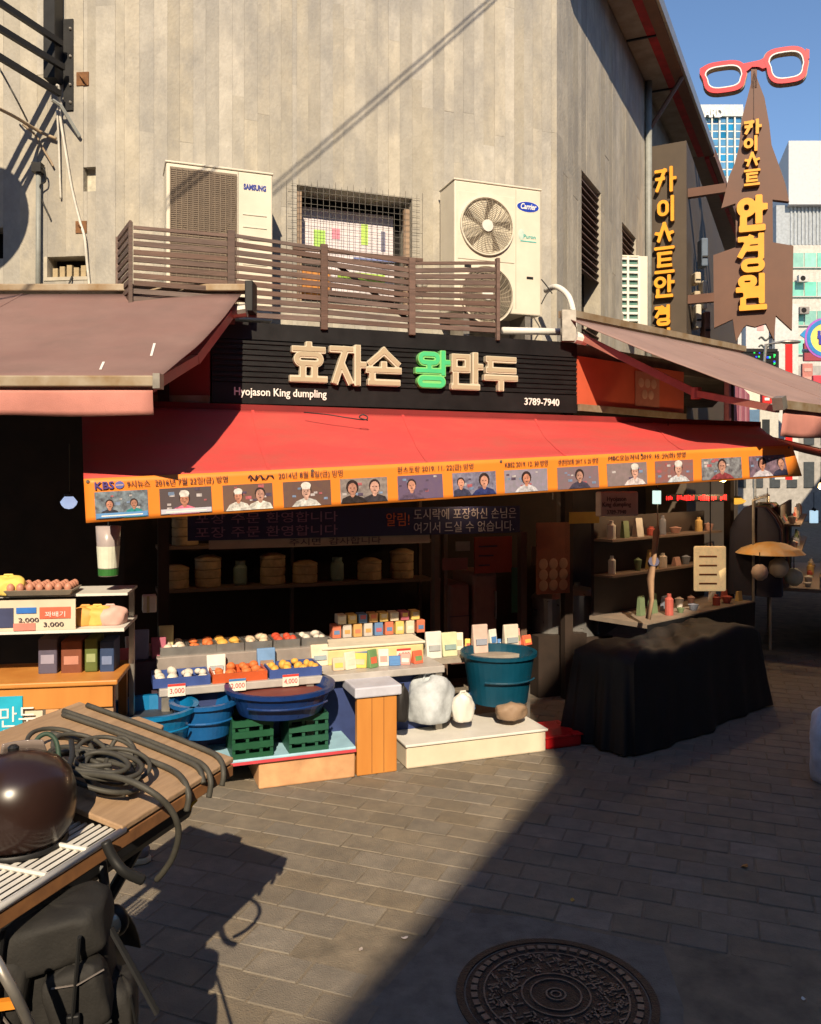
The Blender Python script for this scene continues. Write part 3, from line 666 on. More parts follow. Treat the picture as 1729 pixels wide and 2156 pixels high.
for x, z in ((.10, zt - .80), (w_ * .83, zt - .86)):
    m_ = MB(); m_.box(x, x + .07, -.002, 0, z, z + .025); part('handle_slot', m_, M_black, t_)
ex, ez = w_ * .845, zt - .17
m_ = MB(); m_.lathe([(.115, 0), (.115, .003), (0, .003)], 36, (ex, 0, ez), Matrix.Rotation(R(90), 3, 'X') @ Matrix.Scale(.42, 3, (0, 1, 0))); bd = part('badge', m_, flat((.02, .06, .45), .3), t_)
m_ = MB(); m_.lathe([(.122, 0), (.122, .001), (.116, .001)], 36, (ex, 0, ez), Matrix.Rotation(R(90), 3, 'X') @ Matrix.Scale(.42, 3, (0, 1, 0)), cap=False); part('badge_rim', m_, M_white, bd)
text('brand_lettering', 'Carrier', M_white, t_, .075, (ex - .085, -.005, ez - .022), .17, .001, bold=.002, shear=.3)
text('sticker_lettering', 'Puron', flat((.05, .45, .4)), t_, .05, (ex - .05, -.003, ez - .30), .13, .0008, bold=.001)
m_ = MB(); m_.ball((ex - .07, -.002, ez - .27), .035, .002, .055, 12, 6); part('leaf_print', m_, flat((.55, .68, .6)), t_)
m_ = MB(); m_.box(ex - .08, ex + .09, -.003, 0, ez - .335, ez - .325); part('print_line', m_, flat((.1, .5, .45)), t_)

# white louvred condenser box on the street wall
bx = thing('louvred_unit', 'white louvred air conditioner box with green fins beside the brown panel', 'air conditioner', W(1296, 690, 11.3), R(6))
p0 = W(1296, 690, 11.3); p1 = W(1349, 539, 11.3); ww, hh = p1.x - p0.x, p1.z - p0.z
m_ = MB(); m_.box(0, ww, .02, .5, 0, hh); part('body', m_, flat((.10, .22, .18), .4), bx)
m_ = MB(); m_.box(ww, ww + .11, 0, .5, -.02, hh + .01); m_.box(-.0, ww, .01, .5, hh, hh + .02); part('casing', m_, M_cream, bx)
for k in range(3):
    m_ = MB(); x = [0, ww / 2 - .015, ww - .03][k]; m_.box(x, x + .03, -.02, .02, 0, hh); part('stile', m_, M_whitept, bx)
for k in range(11):
    m_ = MB(); z = k * hh / 10.5; m_.box(0, ww, -.014, .02, z, z + .03); part('louvre_slat', m_, M_whitept, bx)
m_ = MB(); m_.bar((ww * .3, .3, -.02), (-.5, .8, .05), .04, .04); part('bracket', m_, M_whitept, bx)

# ================================================================ WALL CLUTTER, LEFT
FLo = lambda px, py, out=0: FL.w(FL.at(px, py, out)[0], out, FL.at(px, py, out)[1])
sf = thing('sign_bracket', 'black steel bracket with three bars bolted to the concrete wall', 'bracket', FLo(145, 130))
inv = Matrix.Translation(-sf.location)
def inw(o, t): o.matrix_parent_inverse = t.matrix_world.inverted() if False else Matrix.LocRotScale(t.location, t.rotation_euler.to_quaternion(), None).inverted(); return o
m_ = MB(); a = FLo(136, 232, .02); b = FLo(136, 40, .02); u0 = FL.at(136, 100)[0]; u1 = FL.at(156, 100)[0]
m_.hexa([FL.w(u0, 0, a.z), FL.w(u1, 0, a.z), FL.w(u1, .02, a.z), FL.w(u0, .02, a.z)], [FL.w(u0, 0, b.z), FL.w(u1, 0, b.z), FL.w(u1, .02, b.z), FL.w(u0, .02, b.z)]); inw(part('wall_plate', m_, M_black, sf), sf)
um = FL.u(124); m_ = MB(); m_.hexa([FL.w(um - .05, .02, a.z + .22), FL.w(um + .05, .02, a.z + .22), FL.w(um + .05, .16, a.z + .22), FL.w(um - .05, .16, a.z + .22)], [FL.w(um - .05, .02, 7.2), FL.w(um + .05, .02, 7.2), FL.w(um + .05, .16, 7.2), FL.w(um - .05, .16, 7.2)]); inw(part('post', m_, M_black, sf), sf)
for y in (60, 118, 178, 215):
    p = FLo(148, y, .025); m_ = MB(); m_.ball(p, .014, .014, .014, 6, 4); inw(part('bolt', m_, M_alu, sf), sf)
for (x0, y0, x1, y1) in ((130, 92, -30, -14), (134, 142, -30, 42), (126, 197, -30, 102)):
    a = FLo(x0, y0, .1); b = W(x1, y1, 6.35); d = (b - a); m_ = MB(); m_.bar(a, a + d * 2.4, .035, .05); inw(part('arm', m_, M_black, sf), sf)
rs_ = Vector((-3.74, 5.55, 5.40)); m_ = MB(); m_.lathe([(.46, -.04), (.46, .04)], 36, (0, 0, 0), Matrix.Rotation(R(90), 3, 'X')); single('round_sign', m_, flat((.2, .2, .2)), 'round sign hanging on the black bracket, out past the frame', 'sign', rs_, R(10))
# pipe, cables, plates
m_ = MB(); m_.tube([FLo(81, 352, .05), FLo(80, 700, .05)], .022, 8); t_ = single('wall_conduit', m_, M_pipe, 'grey vertical conduit pipe on the left concrete wall', 'pipe', smooth=True)
m_ = MB(); m_.box(-.04, .04, -.05, .03, -.06, .02); part('junction_cap', m_, M_black, t_).location = FLo(81, 350, .05)
def cable(nm, pts, r, m, label, n=6):
    V = [Vector(p) for p in pts]; out = []
    for i in range(len(V) - 1):
        p0, p1, p2, p3 = V[max(i - 1, 0)], V[i], V[i + 1], V[min(i + 2, len(V) - 1)]
        for k in range(6):
            t = k / 6; out.append(.5 * ((2 * p1) + (p2 - p0) * t + (2 * p0 - 5 * p1 + 4 * p2 - p3) * t * t + (3 * p1 - p0 - 3 * p2 + p3) * t ** 3))
    out.append(V[-1]); m_ = MB(); m_.tube(out, r, n); return single(nm, m_, m, label, nm.split('_')[-1], smooth=True)
cable('white_cable', [FLo(118, 180, .12), FLo(124, 186, .1), FLo(126, 240, .05), FLo(140, 330, .03), FLo(152, 400, .03), FLo(168, 465, .03), FLo(178, 500, .05), FLo(184, 560, .03), FLo(190, 620, .03)], .012, M_wcable, 'white cable hanging down the left concrete wall to the awning')
cable('white_cable', [FLo(120, 232, .06), FLo(124, 300, .04), FLo(126, 370, .03), FLo(128, 418, .02)], .009, M_wcable, 'short loose white cable end left of the hanging cable')
cable('tan_rope', [W(-30, 215, 6.6), W(30, 245, 6.85), FLo(80, 275, .08), FLo(118, 292, .03)], .014, flat((.40, .30, .19)), 'tan rope pulled in from the left to the wall hook')
cable('tan_rope', [FLo(48, 262, .1), FLo(75, 285, .06), FLo(92, 315, .04), FLo(107, 340, .03), FLo(112, 350, .03)], .010, flat((.34, .25, .16)), 'thin brown rope sagging below the tan rope')
cable('black_cable', [FLo(80, 360, .05), FLo(92, 355, .08), FLo(96, 380, .06), FLo(84, 392, .06), FLo(88, 420, .03), FLo(104, 455, .02), FLo(106, 462, .02)], .007, M_cable, 'thin dark cable tangled at the top of the grey conduit')
cable('grey_cable', [W(-20, 110, 6.7), W(30, 200, 6.9), FLo(58, 255, .05)], .008, M_pipe, 'thin grey cable crossing behind the black bracket bars')
cable('black_cable', [FLo(152, 582, .02), FLo(145, 600, .05), FLo(142, 625, .05)], .008, M_cable, 'short dark cable below the brick niche')
m_ = MB(); m_.tube([FLo(110, 210, .16), FLo(128, 222, .12), FLo(168, 288, .03)], .016, 6); single('stay_rod', m_, M_pipe, 'grey steel stay rod under the black bracket', 'rod')
for (x, y, s_, lab) in ((175, 166, .055, 'square rusty steel plate beside the black bracket'), (172, 478, .05, 'ragged rusty plate where the white cable is tied')):
    t_ = thing('rusty_plate', lab, 'plate', FLo(x, y, .0), FL.a)
    m_ = MB(); m_.box(-s_, s_, -.012, .0, -s_ * 1.1, s_); part('plate', m_, M_rust, t_)
    m_ = MB(); m_.tube([(-.02, -.03, .03), (.02, -.05, -.02), (.035, -.02, -.05)], .006, 5); part('hook', m_, M_rust, t_)
# cables in the air that throw the double shadow on the wall
def wallp(px, py): u, z = FW.at(px, py); return FW.w(u, 0, z)
pa, pb = wallp(560, 384), wallp(1010, -4)
for k, dz in enumerate((0, .03)):
    t1, t2 = 4.4, 3.4; a = pa + sdir * t1 + Vector((0, 0, dz * .4)); b = pb + sdir * t2 + Vector((0, 0, dz)); d = b - a
    m_ = MB(); pts = [a - d * 1.3 + d * 4.0 * i / 24 - Vector((0, 0, .10 * math.sin(math.pi * i / 24) * (1 + 1.0 * k))) for i in range(25)]; m_.tube(pts, .0085, 6)
    single('overhead_cable', m_, M_cable, ['upper overhead cable strung across the street above the view', 'lower overhead cable strung across the street above the view'][k], 'cable')
# conduit at right of the twin fan unit
cable('white_conduit', [FW.w(FW.u(1150, .3), .3, FW.at(1150, 612, .3)[1]), W(1172, 604, 8.0), W(1196, 622, 7.9), W(1207, 655, 7.8), W(1209, 690, 7.7)], .028, M_whitept, 'thick white conduit arching beside the twin-fan unit', 10)
m_ = MB(); m_.tube([FS.w(FS.u(1058, -.2), -.2, FS.at(1058, 696, -.2)[1]), FS.w(FS.u(1195, -.2), -.2, FS.at(1195, 699, -.2)[1])], .032, 10); single('white_pipe', m_, M_whitept, 'short white pipe lying on the ledge at the end of the screen', 'pipe', smooth=True)
for k, q in enumerate(([(1140, 588), (1150, 600), (1163, 618)], [(1140, 640), (1152, 618), (1168, 606)])):
    cable('thin_wire', [W(x, y, 8.05) for x, y in q], .006, M_cable, ['thin black wire leaving the unit upwards to the white conduit', 'thin black wire leaving the unit below the white conduit'][k])
# ================================================================ AWNINGS
def sheet(nm, A, B, C, D, m, parent, nu=24, nv=16, sag=.04, thick=.006, ripple=.007):
    """A back-left, B back-right, C front-right, D front-left"""
    A, B, C, D = map(Vector, (A, B, C, D)); m_ = MB(); ph = random.random() * 6
    def f(u, v):
        p = (A * (1 - u) + B * u) * (1 - v) + (D * (1 - u) + C * u) * v
        return p + Vector((0, 0, -sag * math.sin(math.pi * v) * (.75 + .25 * math.sin(math.pi * u)) + ripple * (math.sin(u * 19 + ph + v * 2) + .5 * math.sin(u * 47 + 5 * v) + .35 * math.sin(u * 9 - v * 17)) * math.sin(v * 3.0)))
    m_.grid(f, nu, nv); o = part(nm, m_, m, parent, smooth=True); solid(o, thick)
    L_ = (B - A).length; ns_ = max(2, int(L_ / 1.15))
    for q in range(1, ns_):
        m_ = MB(); uc = q / ns_; m_.grid(lambda u, v: f(uc + (u - .5) * .022 / L_, v) + Vector((0, 0, thick / 2 + .002)), 1, nv); e_ = part('seam', m_, m, parent); solid(e_, .003)
    return o
# left brown awning
AL = thing('brown_awning', 'faded brown awning with pink valance at the left over the side shop', 'awning', (0, 0, 0))
bz = 3.37; by = 6.30; xr = W(508, 620, by).x; fy = 4.17; fz = W(318, 800, fy).z; xl = -4.6
sheet('canopy', (xl, by, bz), (xr, by, bz), (xr + .01, fy, fz), (xl, fy, fz), M_brownaw2, AL, 30, 14, .05)
m_ = MB(); m_.box(xl, xr + .06, by - .03, by + .10, bz + .02, bz + .075); part('cassette', m_, M_rustalu, AL, .008)
m_ = MB(); m_.box(xr + .04, xr + .10, by - .07, by + .12, bz - .14, bz + .09); part('end_bracket', m_, M_black, AL, .006)
m_ = MB(); m_.box(xl, xr + .0, fy - .03, fy + .03, fz - .035, fz + .02); part('front_bar', m_, M_rustalu, AL, .006)
m_ = MB(); m_.box(xr - .0, xr + .035, fy - .035, fy + .035, fz - .045, fz + .03); part('bar_end_cap', m_, M_alu, AL)
m_ = MB(); m_.grid(lambda u, v: (xl + (xr - .01 - xl) * u, fy + .0 + .02 * v * v + .010 * math.sin(u * 31) * v, fz - .04 - .138 * v - .004 * math.sin(u * 23) * v), 40, 5); o = part('valance', m_, M_pinkval, AL, smooth=True); solid(o, .004)
m_ = MB(); a = Vector((xr - .06, by - .1, bz - .16)); kn = Vector((xr - .10, (by + fy) / 2 + .1, (bz + fz) / 2 - .18)); e = Vector((xr - .04, fy + .03, fz - .03))
m_.bar(a, kn, .05, .07); part('arm', m_, M_armred, AL); m_ = MB(); m_.bar(kn, e, .045, .06); part('arm', m_, M_armred, AL)
m_ = MB(); m_.tube([a + Vector((-.02, 0, 0)), a + Vector((.12, 0, .02))], .05, 10); part('arm_joint', m_, M_alu, AL)
for (x, y, s_) in ((322, 738, .10), (215, 772, .06)):
    def on_canopy(px, py):
        k1 = (fz - bz) / (by - fy); Y = (bz + k1 * by - CAMZ) / ((HZ - py) / F + k1)
        for _ in range(4): v = (by - Y) / (by - fy); Y = (bz + k1 * by - .05 * math.sin(math.pi * v) * .9 - CAMZ) / ((HZ - py) / F + k1)
        return W(px, py, Y) + Vector((0, 0, .006))
    m_ = MB(); m_.grid(lambda u, w_: on_canopy(x + 5 * (u - .5) + 7 * (w_ - .5), y - (w_ - .5) * s_ * 260), 2, 4)
    o = part('bird_dropping', m_, M_white, AL); solid(o, .003)
# red awning over the counter with the orange banner
AR = thing('red_awning', 'bright red awning over the dumpling counter', 'awning', (0, 0, 0))
FA = Fr(-1.77, 4.5, math.degrees(math.atan2(1.9, 4.70))); TZ0, TZ1, BL = 1.975, 2.225, 5.07
fL = Vector((-1.77, 4.5, TZ0)); fRt = FA.w(BL, 0, TZ1)
bL = FS.w(-1.12, .03, 2.50); bR = FS.w(4.98, .03, 2.47)
sheet('canopy', bL, bR, fRt, fL, M_red, AR, 60, 18, .035, .005, .009)
m_ = MB(); m_.bar(bL + Vector((0, .04, .0)), bR + Vector((0, .04, .0)), .09, .09); part('roller', m_, M_dkred, AR)
m_ = MB(); m_.bar(fL + Vector((0, .03, -.03)), fRt + Vector((0, .03, -.03)), .045, .045); part('front_bar', m_, M_alu, AR)
for q in (.12, .5, .88):
    a = bL.lerp(bR, q) + Vector((0, 0, -.1)); b = fL.lerp(fRt, q * .9 + .05) + Vector((0, .04, -.05)); k_ = a.lerp(b, .5) + Vector((.25, 0, -.08)); m_ = MB(); m_.bar(a, k_, .04, .05); part('arm', m_, M_armred, AR); m_ = MB(); m_.bar(k_, b, .04, .05); part('arm', m_, M_armred, AR)
cable('loose_string', [W(640, 868, 6.2), W(690, 873, 6.15), W(735, 880, 6.15), W(768, 884, 6.12), W(774, 878, 6.12), W(764, 873, 6.13), W(757, 879, 6.12), W(775, 885, 6.12)], .005, M_cable, 'loose dark string lying along the top of the red awning')
# ---- banner
tilt = math.atan2(TZ1 - TZ0, BL)
bn = thing('photo_banner', 'long orange vinyl banner of broadcast photos along the red awning front', 'banner', FA.w(0, .03, TZ0), FA.a); bn.rotation_euler = (0, -tilt, FA.a)
BH = .238; m_ = MB()
def bsurf(x, z, off=0.0):
    c_ = max(0, (x - (BL - .45)) / .45); e_ = math.cos(z / BH * 2.2)
    return (x, -off + .006 * math.sin(x * 5.1) * (-z / BH) + .0015 * math.sin(x * 13 + 2) - .08 * c_ ** 2 * (-z / BH - .35), z)
m_.grid(lambda u, v: bsurf(u * (BL + .02), .004 - BH * v), 90, 8); o = part('vinyl_sheet', m_, M_ban, bn, smooth=True); solid(o, .003, 1)
def buv(px): return FA.u(px, .03)
def pat(mb, x0, x1, z0, z1, off, n=5): mb.grid(lambda u, v: bsurf(x0 + (x1 - x0) * u, z1 + (z0 - z1) * v, off), n, 2)
def blob(mb, cx, cz, rx, rz, off, n=14):
    ps = [bsurf(cx, cz, off)] + [bsurf(cx + rx * math.cos(2 * math.pi * k / n), cz + rz * math.sin(2 * math.pi * k / n), off) for k in range(n)]
    mb.add(ps, [(0, k + 1, (k + 1) % n + 1) for k in range(n)])
photos = [  # px0, px1, background tones, figures (x, size, shirt, hat)
 (197, 309, ((.35, .45, .55), (.10, .09, .12)), [(.27, .62, (.05, .05, .07), 0), (.73, .6, (.03, .30, .32), 0)], (.12, .30, .62)),
 (334, 443, ((.12, .09, .10), (.20, .15, .16)), [(.47, .85, (.75, .16, .26), 2)], (.55, .55, .65)),
 (467, 572, ((.18, .10, .09), (.35, .20, .14)), [(.30, .78, (.75, .72, .68), 1), (.74, .9, (.74, .72, .68), 0)], None),
 (594, 695, ((.16, .09, .09), (.33, .19, .14)), [(.47, .95, (.72, .71, .70), 1)], None),
 (715, 814, ((.45, .38, .36), (.3, .25, .25)), [(.25, 1.0, (.03, .02, .02), 3), (.72, 1.05, (.05, .04, .05), 0)], None),
 (836, 930, ((.16, .11, .22), (.32, .22, .36)), [(.3, .9, (.12, .08, .14), 0)], None),
 (951, 1043, ((.38, .36, .50), (.2, .18, .3)), [(.18, .8, (.05, .05, .1), 0), (.72, 1.0, (.03, .04, .16), 3)], None),
 (1061, 1152, ((.40, .34, .48), (.5, .48, .55)), [(.5, .95, (.62, .60, .66), 3)], None),
 (1173, 1259, ((.30, .18, .22), (.4, .32, .36)), [(.52, .9, (.07, .06, .10), 3)], None),
 (1277, 1361, ((.34, .25, .27), (.42, .34, .34)), [(.68, .95, (.72, .62, .64), 1)], None),
 (1379, 1459, ((.40, .12, .10), (.38, .32, .36)), [(.6, 1.0, (.62, .64, .70), 1)], None),
 (1477, 1560, ((.40, .42, .46), (.14, .12, .15)), [(.5, 1.1, (.28, .05, .06), 0)], None),
 (1576, 1652, ((.36, .24, .34), (.10, .08, .12)), [(.35, 1.0, (.55, .52, .60), 3), (.86, .95, (.03, .03, .07), 0)], None)]
SKIN = mat('printed_skin', (.56, .29, .22), .5, var=.35, scale=45, objvar=.2); HAIR = mat('printed_hair', (.04, .022, .022), .5, var=.4, scale=40); HAT = mat('printed_hat', (.72, .68, .66), .5, var=.25, scale=40)
for (xa, xb, bgc, figs, cap) in photos:
    x0, x1 = buv(xa), buv(xb); z1, z0 = -.30 * BH, -.925 * BH
    if xa > 1260: z1 += .03 * BH
    m_ = MB(); pat(m_, x0, x1, z0, z1, .0035, 8); ph = part('photo_print', m_, mat('photo_bg_%d' % xa, tuple(v * .75 for v in bgc[0]), .5, var=.3, scale=26, col2=tuple(v * .45 for v in bgc[1])), bn)
    wd, ht = x1 - x0, z1 - z0; m_ = MB()
    ms = [mat('photo_bit_%d' % k, c, .5, var=.3, scale=50) for k, c in enumerate(((.55, .50, .52), (.10, .07, .12), (.45, .12, .14), (.2, .28, .45)))]
    for k in range(9):
        m_.cur = random.randrange(4); a = random.uniform(.02, .86); b = random.uniform(.15, .88); s_ = random.uniform(.04, .12); pat(m_, x0 + a * wd, x0 + (a + s_) * wd, z0 + b * ht, z0 + min(.98, b + s_ * 1.1) * ht, .0042 + .0002 * k, 1)
    part('photo_backdrop', m_, ms, ph)['kind'] = 'stuff'
    for (fx, sz, sc_, hat) in figs:
        cx = x0 + fx * wd; hr = ht * .255 * sz; hz = z0 + ht * (.40 + .20 * sz)
        m_ = MB(); m_.cur = 0
        bw_ = min(hr * 2.5, cx - x0 - .003, x1 - cx - .003) if True else 0
        bw_ = max(bw_, hr * .8); xl_, xr_ = max(x0 + .002, cx - hr * 2.5), min(x1 - .002, cx + hr * 2.5)
        ps = [(xl_, z0 + .001), (xr_, z0 + .001), (max(min(cx + hr * 1.7, xr_), cx), max(z0 + .004, hz - hr * 1.55)), (cx + hr * .5, hz - hr * 1.1), (cx - hr * .5, hz - hr * 1.1), (min(max(cx - hr * 1.7, xl_), cx), max(z0 + .004, hz - hr * 1.55))]
        m_.add([bsurf(p[0], p[1], .0066) for p in ps], [(0, 1, 2, 3, 4, 5)])
        m_.cur = 1; blob(m_, cx, hz - hr * .95, hr * .38, hr * .5, .0072)
        m_.cur = 2; blob(m_, cx, hz + hr * .22, hr * (1.05 if hat == 3 else .92), hr * (1.15 if hat == 3 else 1.0), .0078)
        m_.cur = 1; blob(m_, cx, hz - hr * .08, hr * .74, hr * .95, .0084)
        m_.cur = 2
        for ex_ in (-.28, .28): blob(m_, cx + hr * ex_, hz + hr * .05, hr * .13, hr * .07, .0088, 8)
        blob(m_, cx, hz - hr * .52, hr * .22, hr * .07, .0088, 8)
        if hat in (1, 2): m_.cur = 3; blob(m_, cx, min(hz + hr * .95, z1 - hr * .62), hr * .85, hr * .6, .009); pat(m_, cx - hr * .7, cx + hr * .7, min(hz + hr * .4, z1 - hr * .8), min(hz + hr * .8, z1 - hr * .4), .0094, 2)
        part('photo_figure', m_, [mat('printed_cloth_%d_%d' % (xa, int(fx * 100)), sc_, .5, var=.4, scale=40), SKIN, HAIR, HAT], ph)
    if cap: m_ = MB(); pat(m_, x0 + .004, x1 - .004, z0 + .006, z0 + .15 * ht + .01, .010, 4); part('photo_caption', m_, flat(cap), ph); m_ = MB(); pat(m_, x0 + .03, x1 - .03, z0 + .014, z0 + .02, .0105, 4); part('photo_caption', m_, M_white, ph)
def cap(s, xa, xb, zf, size, m=M_ink, bold=0.0):
    x0, x1 = buv(xa), buv(xb); text('lettering', s, m, bn, size, (x0, bsurf((x0 + x1) / 2, zf * BH, .006)[1] - .004, zf * BH), x1 - x0, .0006, bold=bold)
navy = flat((.08, .05, .22))
cap('KBS', 197, 238, -.235, .056, navy, .0015)
m_ = MB(); cxx = buv(251); blob(m_, cxx, -.16 * BH, .024, .021, .006); part('globe_emblem', m_, flat((.12, .14, .45)), bn)
m_ = MB(); pat(m_, cxx - .02, cxx + .02, -.175 * BH, -.15 * BH, .0066, 2); part('emblem_band', m_, flat((.6, .4, .3)), bn)
cap('9시뉴스', 266, 314, -.215, .042); cap('2016년 7월 22일(금) 방영', 325, 478, -.215, .042)
x0 = buv(521); x1 = buv(577); m_ = MB()
m_.tube([(x0 + (x1 - x0) * t + .012 * math.sin(t * 30), -.010, -.15 * BH + .014 * math.sin(t * 47) * (1.15 - t * .5)) for t in np.linspace(0, 1, 60)], .0026, 4); part('script_emblem', m_, M_ink, bn)
cap('2014년 8월 8일(금) 방영', 585, 720, -.20, .042); cap('편스토랑 2019. 11. 22(금) 방영', 835, 995, -.20, .042)
cap('KBS2 2019. 12. 30 방영', 1062, 1152, -.21, .042); cap('생생정보통 2017. 5. 25 방영', 1174, 1258, -.21, .040); cap('MBC오늘저녁 2019. 10. 29(화) 방영', 1280, 1442, -.17, .042)
for x in (.02, BL * .25, BL * .5, BL * .72, BL - .03):
    m_ = MB(); m_.lathe([(.010, 0), (.007, .004), (0, .004)], 10, bsurf(x, -.012, .003), Matrix.Rotation(R(90), 3, 'X')); part('eyelet', m_, M_ironworn, bn)
# right awning along the turning shop front
AX = thing('pink_awning', 'faded pink brown awning with folding arm at the right over the street front', 'awning', (0, 0, 0))
zb_ = 3.37; A_ = FC.w(-.16, .02, zb_); B_ = FC.w(3.0, .02, zb_)
C_ = FC.w(3.0, 1.87, 2.52); D_ = FC.w(-.10, 1.87, 2.52)
sheet('canopy', A_, B_, C_, D_, M_brownaw, AX, 24, 14, .025)
m_ = MB(); m_.bar(A_ + Vector((-.02, .05, .05)), B_ + Vector((0, .05, .05)), .13, .06); part('cassette', m_, M_rustalu, AX)
m_ = MB(); m_.bar(A_ + Vector((.01, .02, -.20)), A_ + Vector((.01, .02, .07)), .09, .12, (1, 0, 0)); part('end_bracket', m_, M_alu, AX)
m_ = MB(); m_.bar(D_ + Vector((0, 0, -.02)), C_ + Vector((0, 0, -.02)), .06, .06); part('front_bar', m_, M_rustalu, AX)
m_ = MB(); m_.bar(D_ + Vector((-.05, -.045, -.02)), D_, .075, .09); part('bar_end_cap', m_, M_alu, AX)
m_ = MB(); m_.grid(lambda u, v: FC.w(-.08 + 3.06 * u, 1.87 - .02 * v * v - .015 * math.sin(u * 30) * v, 2.47 - .19 * v - .008 * math.sin(u * 17) * v), 30, 5); o = part('valance', m_, M_pinkval, AX, smooth=True); solid(o, .004)
a = A_ + FC.w(.08, .1, -.17) - Vector((FC.o[0], FC.o[1], 0)); k_ = W(1466, 828, 6.65); e = D_ + Vector((-.02, .02, -.05))
m_ = MB(); m_.bar(a, k_, .05, .06); part('arm', m_, M_cream if False else M_armred, AX); m_ = MB(); m_.bar(k_, e, .045, .05); part('arm', m_, M_armred, AX)
m_ = MB(); m_.tube([k_ + Vector((0, 0, -.045)), k_ + Vector((0, 0, .045))], .04, 10); part('arm_joint', m_, M_armred, AX)
m_ = MB(); m_.tube([a + Vector((-.06, 0, 0)), a + Vector((.04, .02, -.02))], .05, 10); part('arm_joint', m_, M_whitept, AX)
# dark red awning further along
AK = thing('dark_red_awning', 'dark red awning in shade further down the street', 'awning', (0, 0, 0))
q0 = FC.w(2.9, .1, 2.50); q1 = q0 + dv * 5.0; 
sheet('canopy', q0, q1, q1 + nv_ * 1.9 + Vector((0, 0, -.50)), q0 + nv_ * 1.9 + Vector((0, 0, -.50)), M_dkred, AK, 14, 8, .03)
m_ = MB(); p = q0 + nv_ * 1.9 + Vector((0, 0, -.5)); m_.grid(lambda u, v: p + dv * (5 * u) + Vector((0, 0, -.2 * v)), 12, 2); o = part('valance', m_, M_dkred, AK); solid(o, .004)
# pink ribbed fascia further along
m_ = MB(); a = FC.w(2.1, .02, 0); tt = dv
t_ = thing('pink_fascia', 'pink ribbed fascia panels above the dark awning', 'fascia', (0, 0, 0))
for k in range(11):
    m_ = MB(); s0 = k * .24; p = a + Vector((.45, .4, 0)) + tt * s0; q = p + tt * .20; m_.hexa([(p.x, p.y, 2.52), (q.x, q.y, 2.52), (q.x - .05, q.y + .03, 2.52), (p.x - .05, p.y + .03, 2.52)], [(p.x, p.y, 3.12), (q.x, q.y, 3.12), (q.x - .05, q.y + .03, 3.12), (p.x - .05, p.y + .03, 3.12)]); part('fascia_panel', m_, [flat((.50, .18, .24)), flat((.38, .12, .18)), flat((.60, .30, .36))][k % 3], t_, .02)
# ================================================================ NEXT DOOR: brown panel, rocket sign, eaves
nbd = thing('brown_neighbour_building', 'brown clad building with orange lettering next to the concrete wall', 'building', (0, 0, 0))
e0 = FR.w(UE + .02, -.4, 0); e1 = FR.w(UE + .02, .60, 0)
m_ = MB(); m_.slab([tuple(e0[:2]), tuple(e1[:2]), tuple(FR.w(UE + 11, .30, 0)[:2]), tuple(FR.w(UE + 11, -5, 0)[:2]), tuple(FR.w(UE + .3, -5, 0)[:2])], 0, 7.0, 'xy'); part('wall', m_, mat('grey_brown_cladding', (.095, .070, .048), .7, var=.15, scale=2), nbd)
FN = Fr(e1.x, e1.y, -26.8); 
m_ = MB(); m_.slab([tuple(FR.w(UE + .05, -.6, 0)[:2]), tuple(FR.w(UE + .05, -.02, 0)[:2]), tuple(FR.w(UE + 11, -.02, 0)[:2]), tuple(FR.w(UE + 11, -5, 0)[:2])], 7.0, 7.93, 'xy'); part('upper_wall', m_, M_conc2, nbd)
# eave of the neighbour
for (o0, o1, z0, z1, m) in ((.0, .42, 7.96, 8.0, flat((.25, .2, .15), .8)), (.42, .50, 7.90, 8.0, mat('peeling_red_paint', (.42, .03, .03))), (.50, .60, 7.92, 8.10, flat((.20, .10, .06), .7))):
    m_ = MB(); ua, ub = UE + 3.42, UE + 13.5
    m_.hexa([eav(ua, o0, z0), eav(ua, o1, z0), eav(ub, o1, z0), eav(ub, o0, z0)], [eav(ua, o0, z1), eav(ua, o1, z1), eav(ub, o1, z1), eav(ub, o0, z1)]); part('eave_board', m_, m, nbd)
# vertical letters on the brown wall facing the viewer
u_at = lambda px, py: FN.at(px, py, .03)
lets = [('카', 1378, 357, 1427, 405), ('이', 1383, 417, 1427, 467), ('스', 1378, 472, 1423, 528), ('트', 1379, 532, 1423, 578), ('안', 1376, 582, 1423, 629), ('경', 1378, 644, 1418, 688), ('원', 1378, 692, 1418, 735)]
ls = thing('letter_sign', 'column of orange Korean letters on the brown wall panel', 'sign', (FN.o[0], FN.o[1], 0), FN.a)
for ch, xa, ya, xb, yb in lets:
    u0, z1 = u_at(xa, ya); u1, z0 = u_at(xb, yb); m_ = MB(); hw = .027
    glyph(m_, ch, u0, z0, u1 - u0, z1 - z0, -.02, -.09, hw, 0, 30); l_ = part('letter', m_, M_orside, ls)
    m_ = MB(); glyph(m_, ch, u0, z0, u1 - u0, z1 - z0, -.09, -.095, hw, -.004, 30); part('letter_face', m_, M_orange, l_)
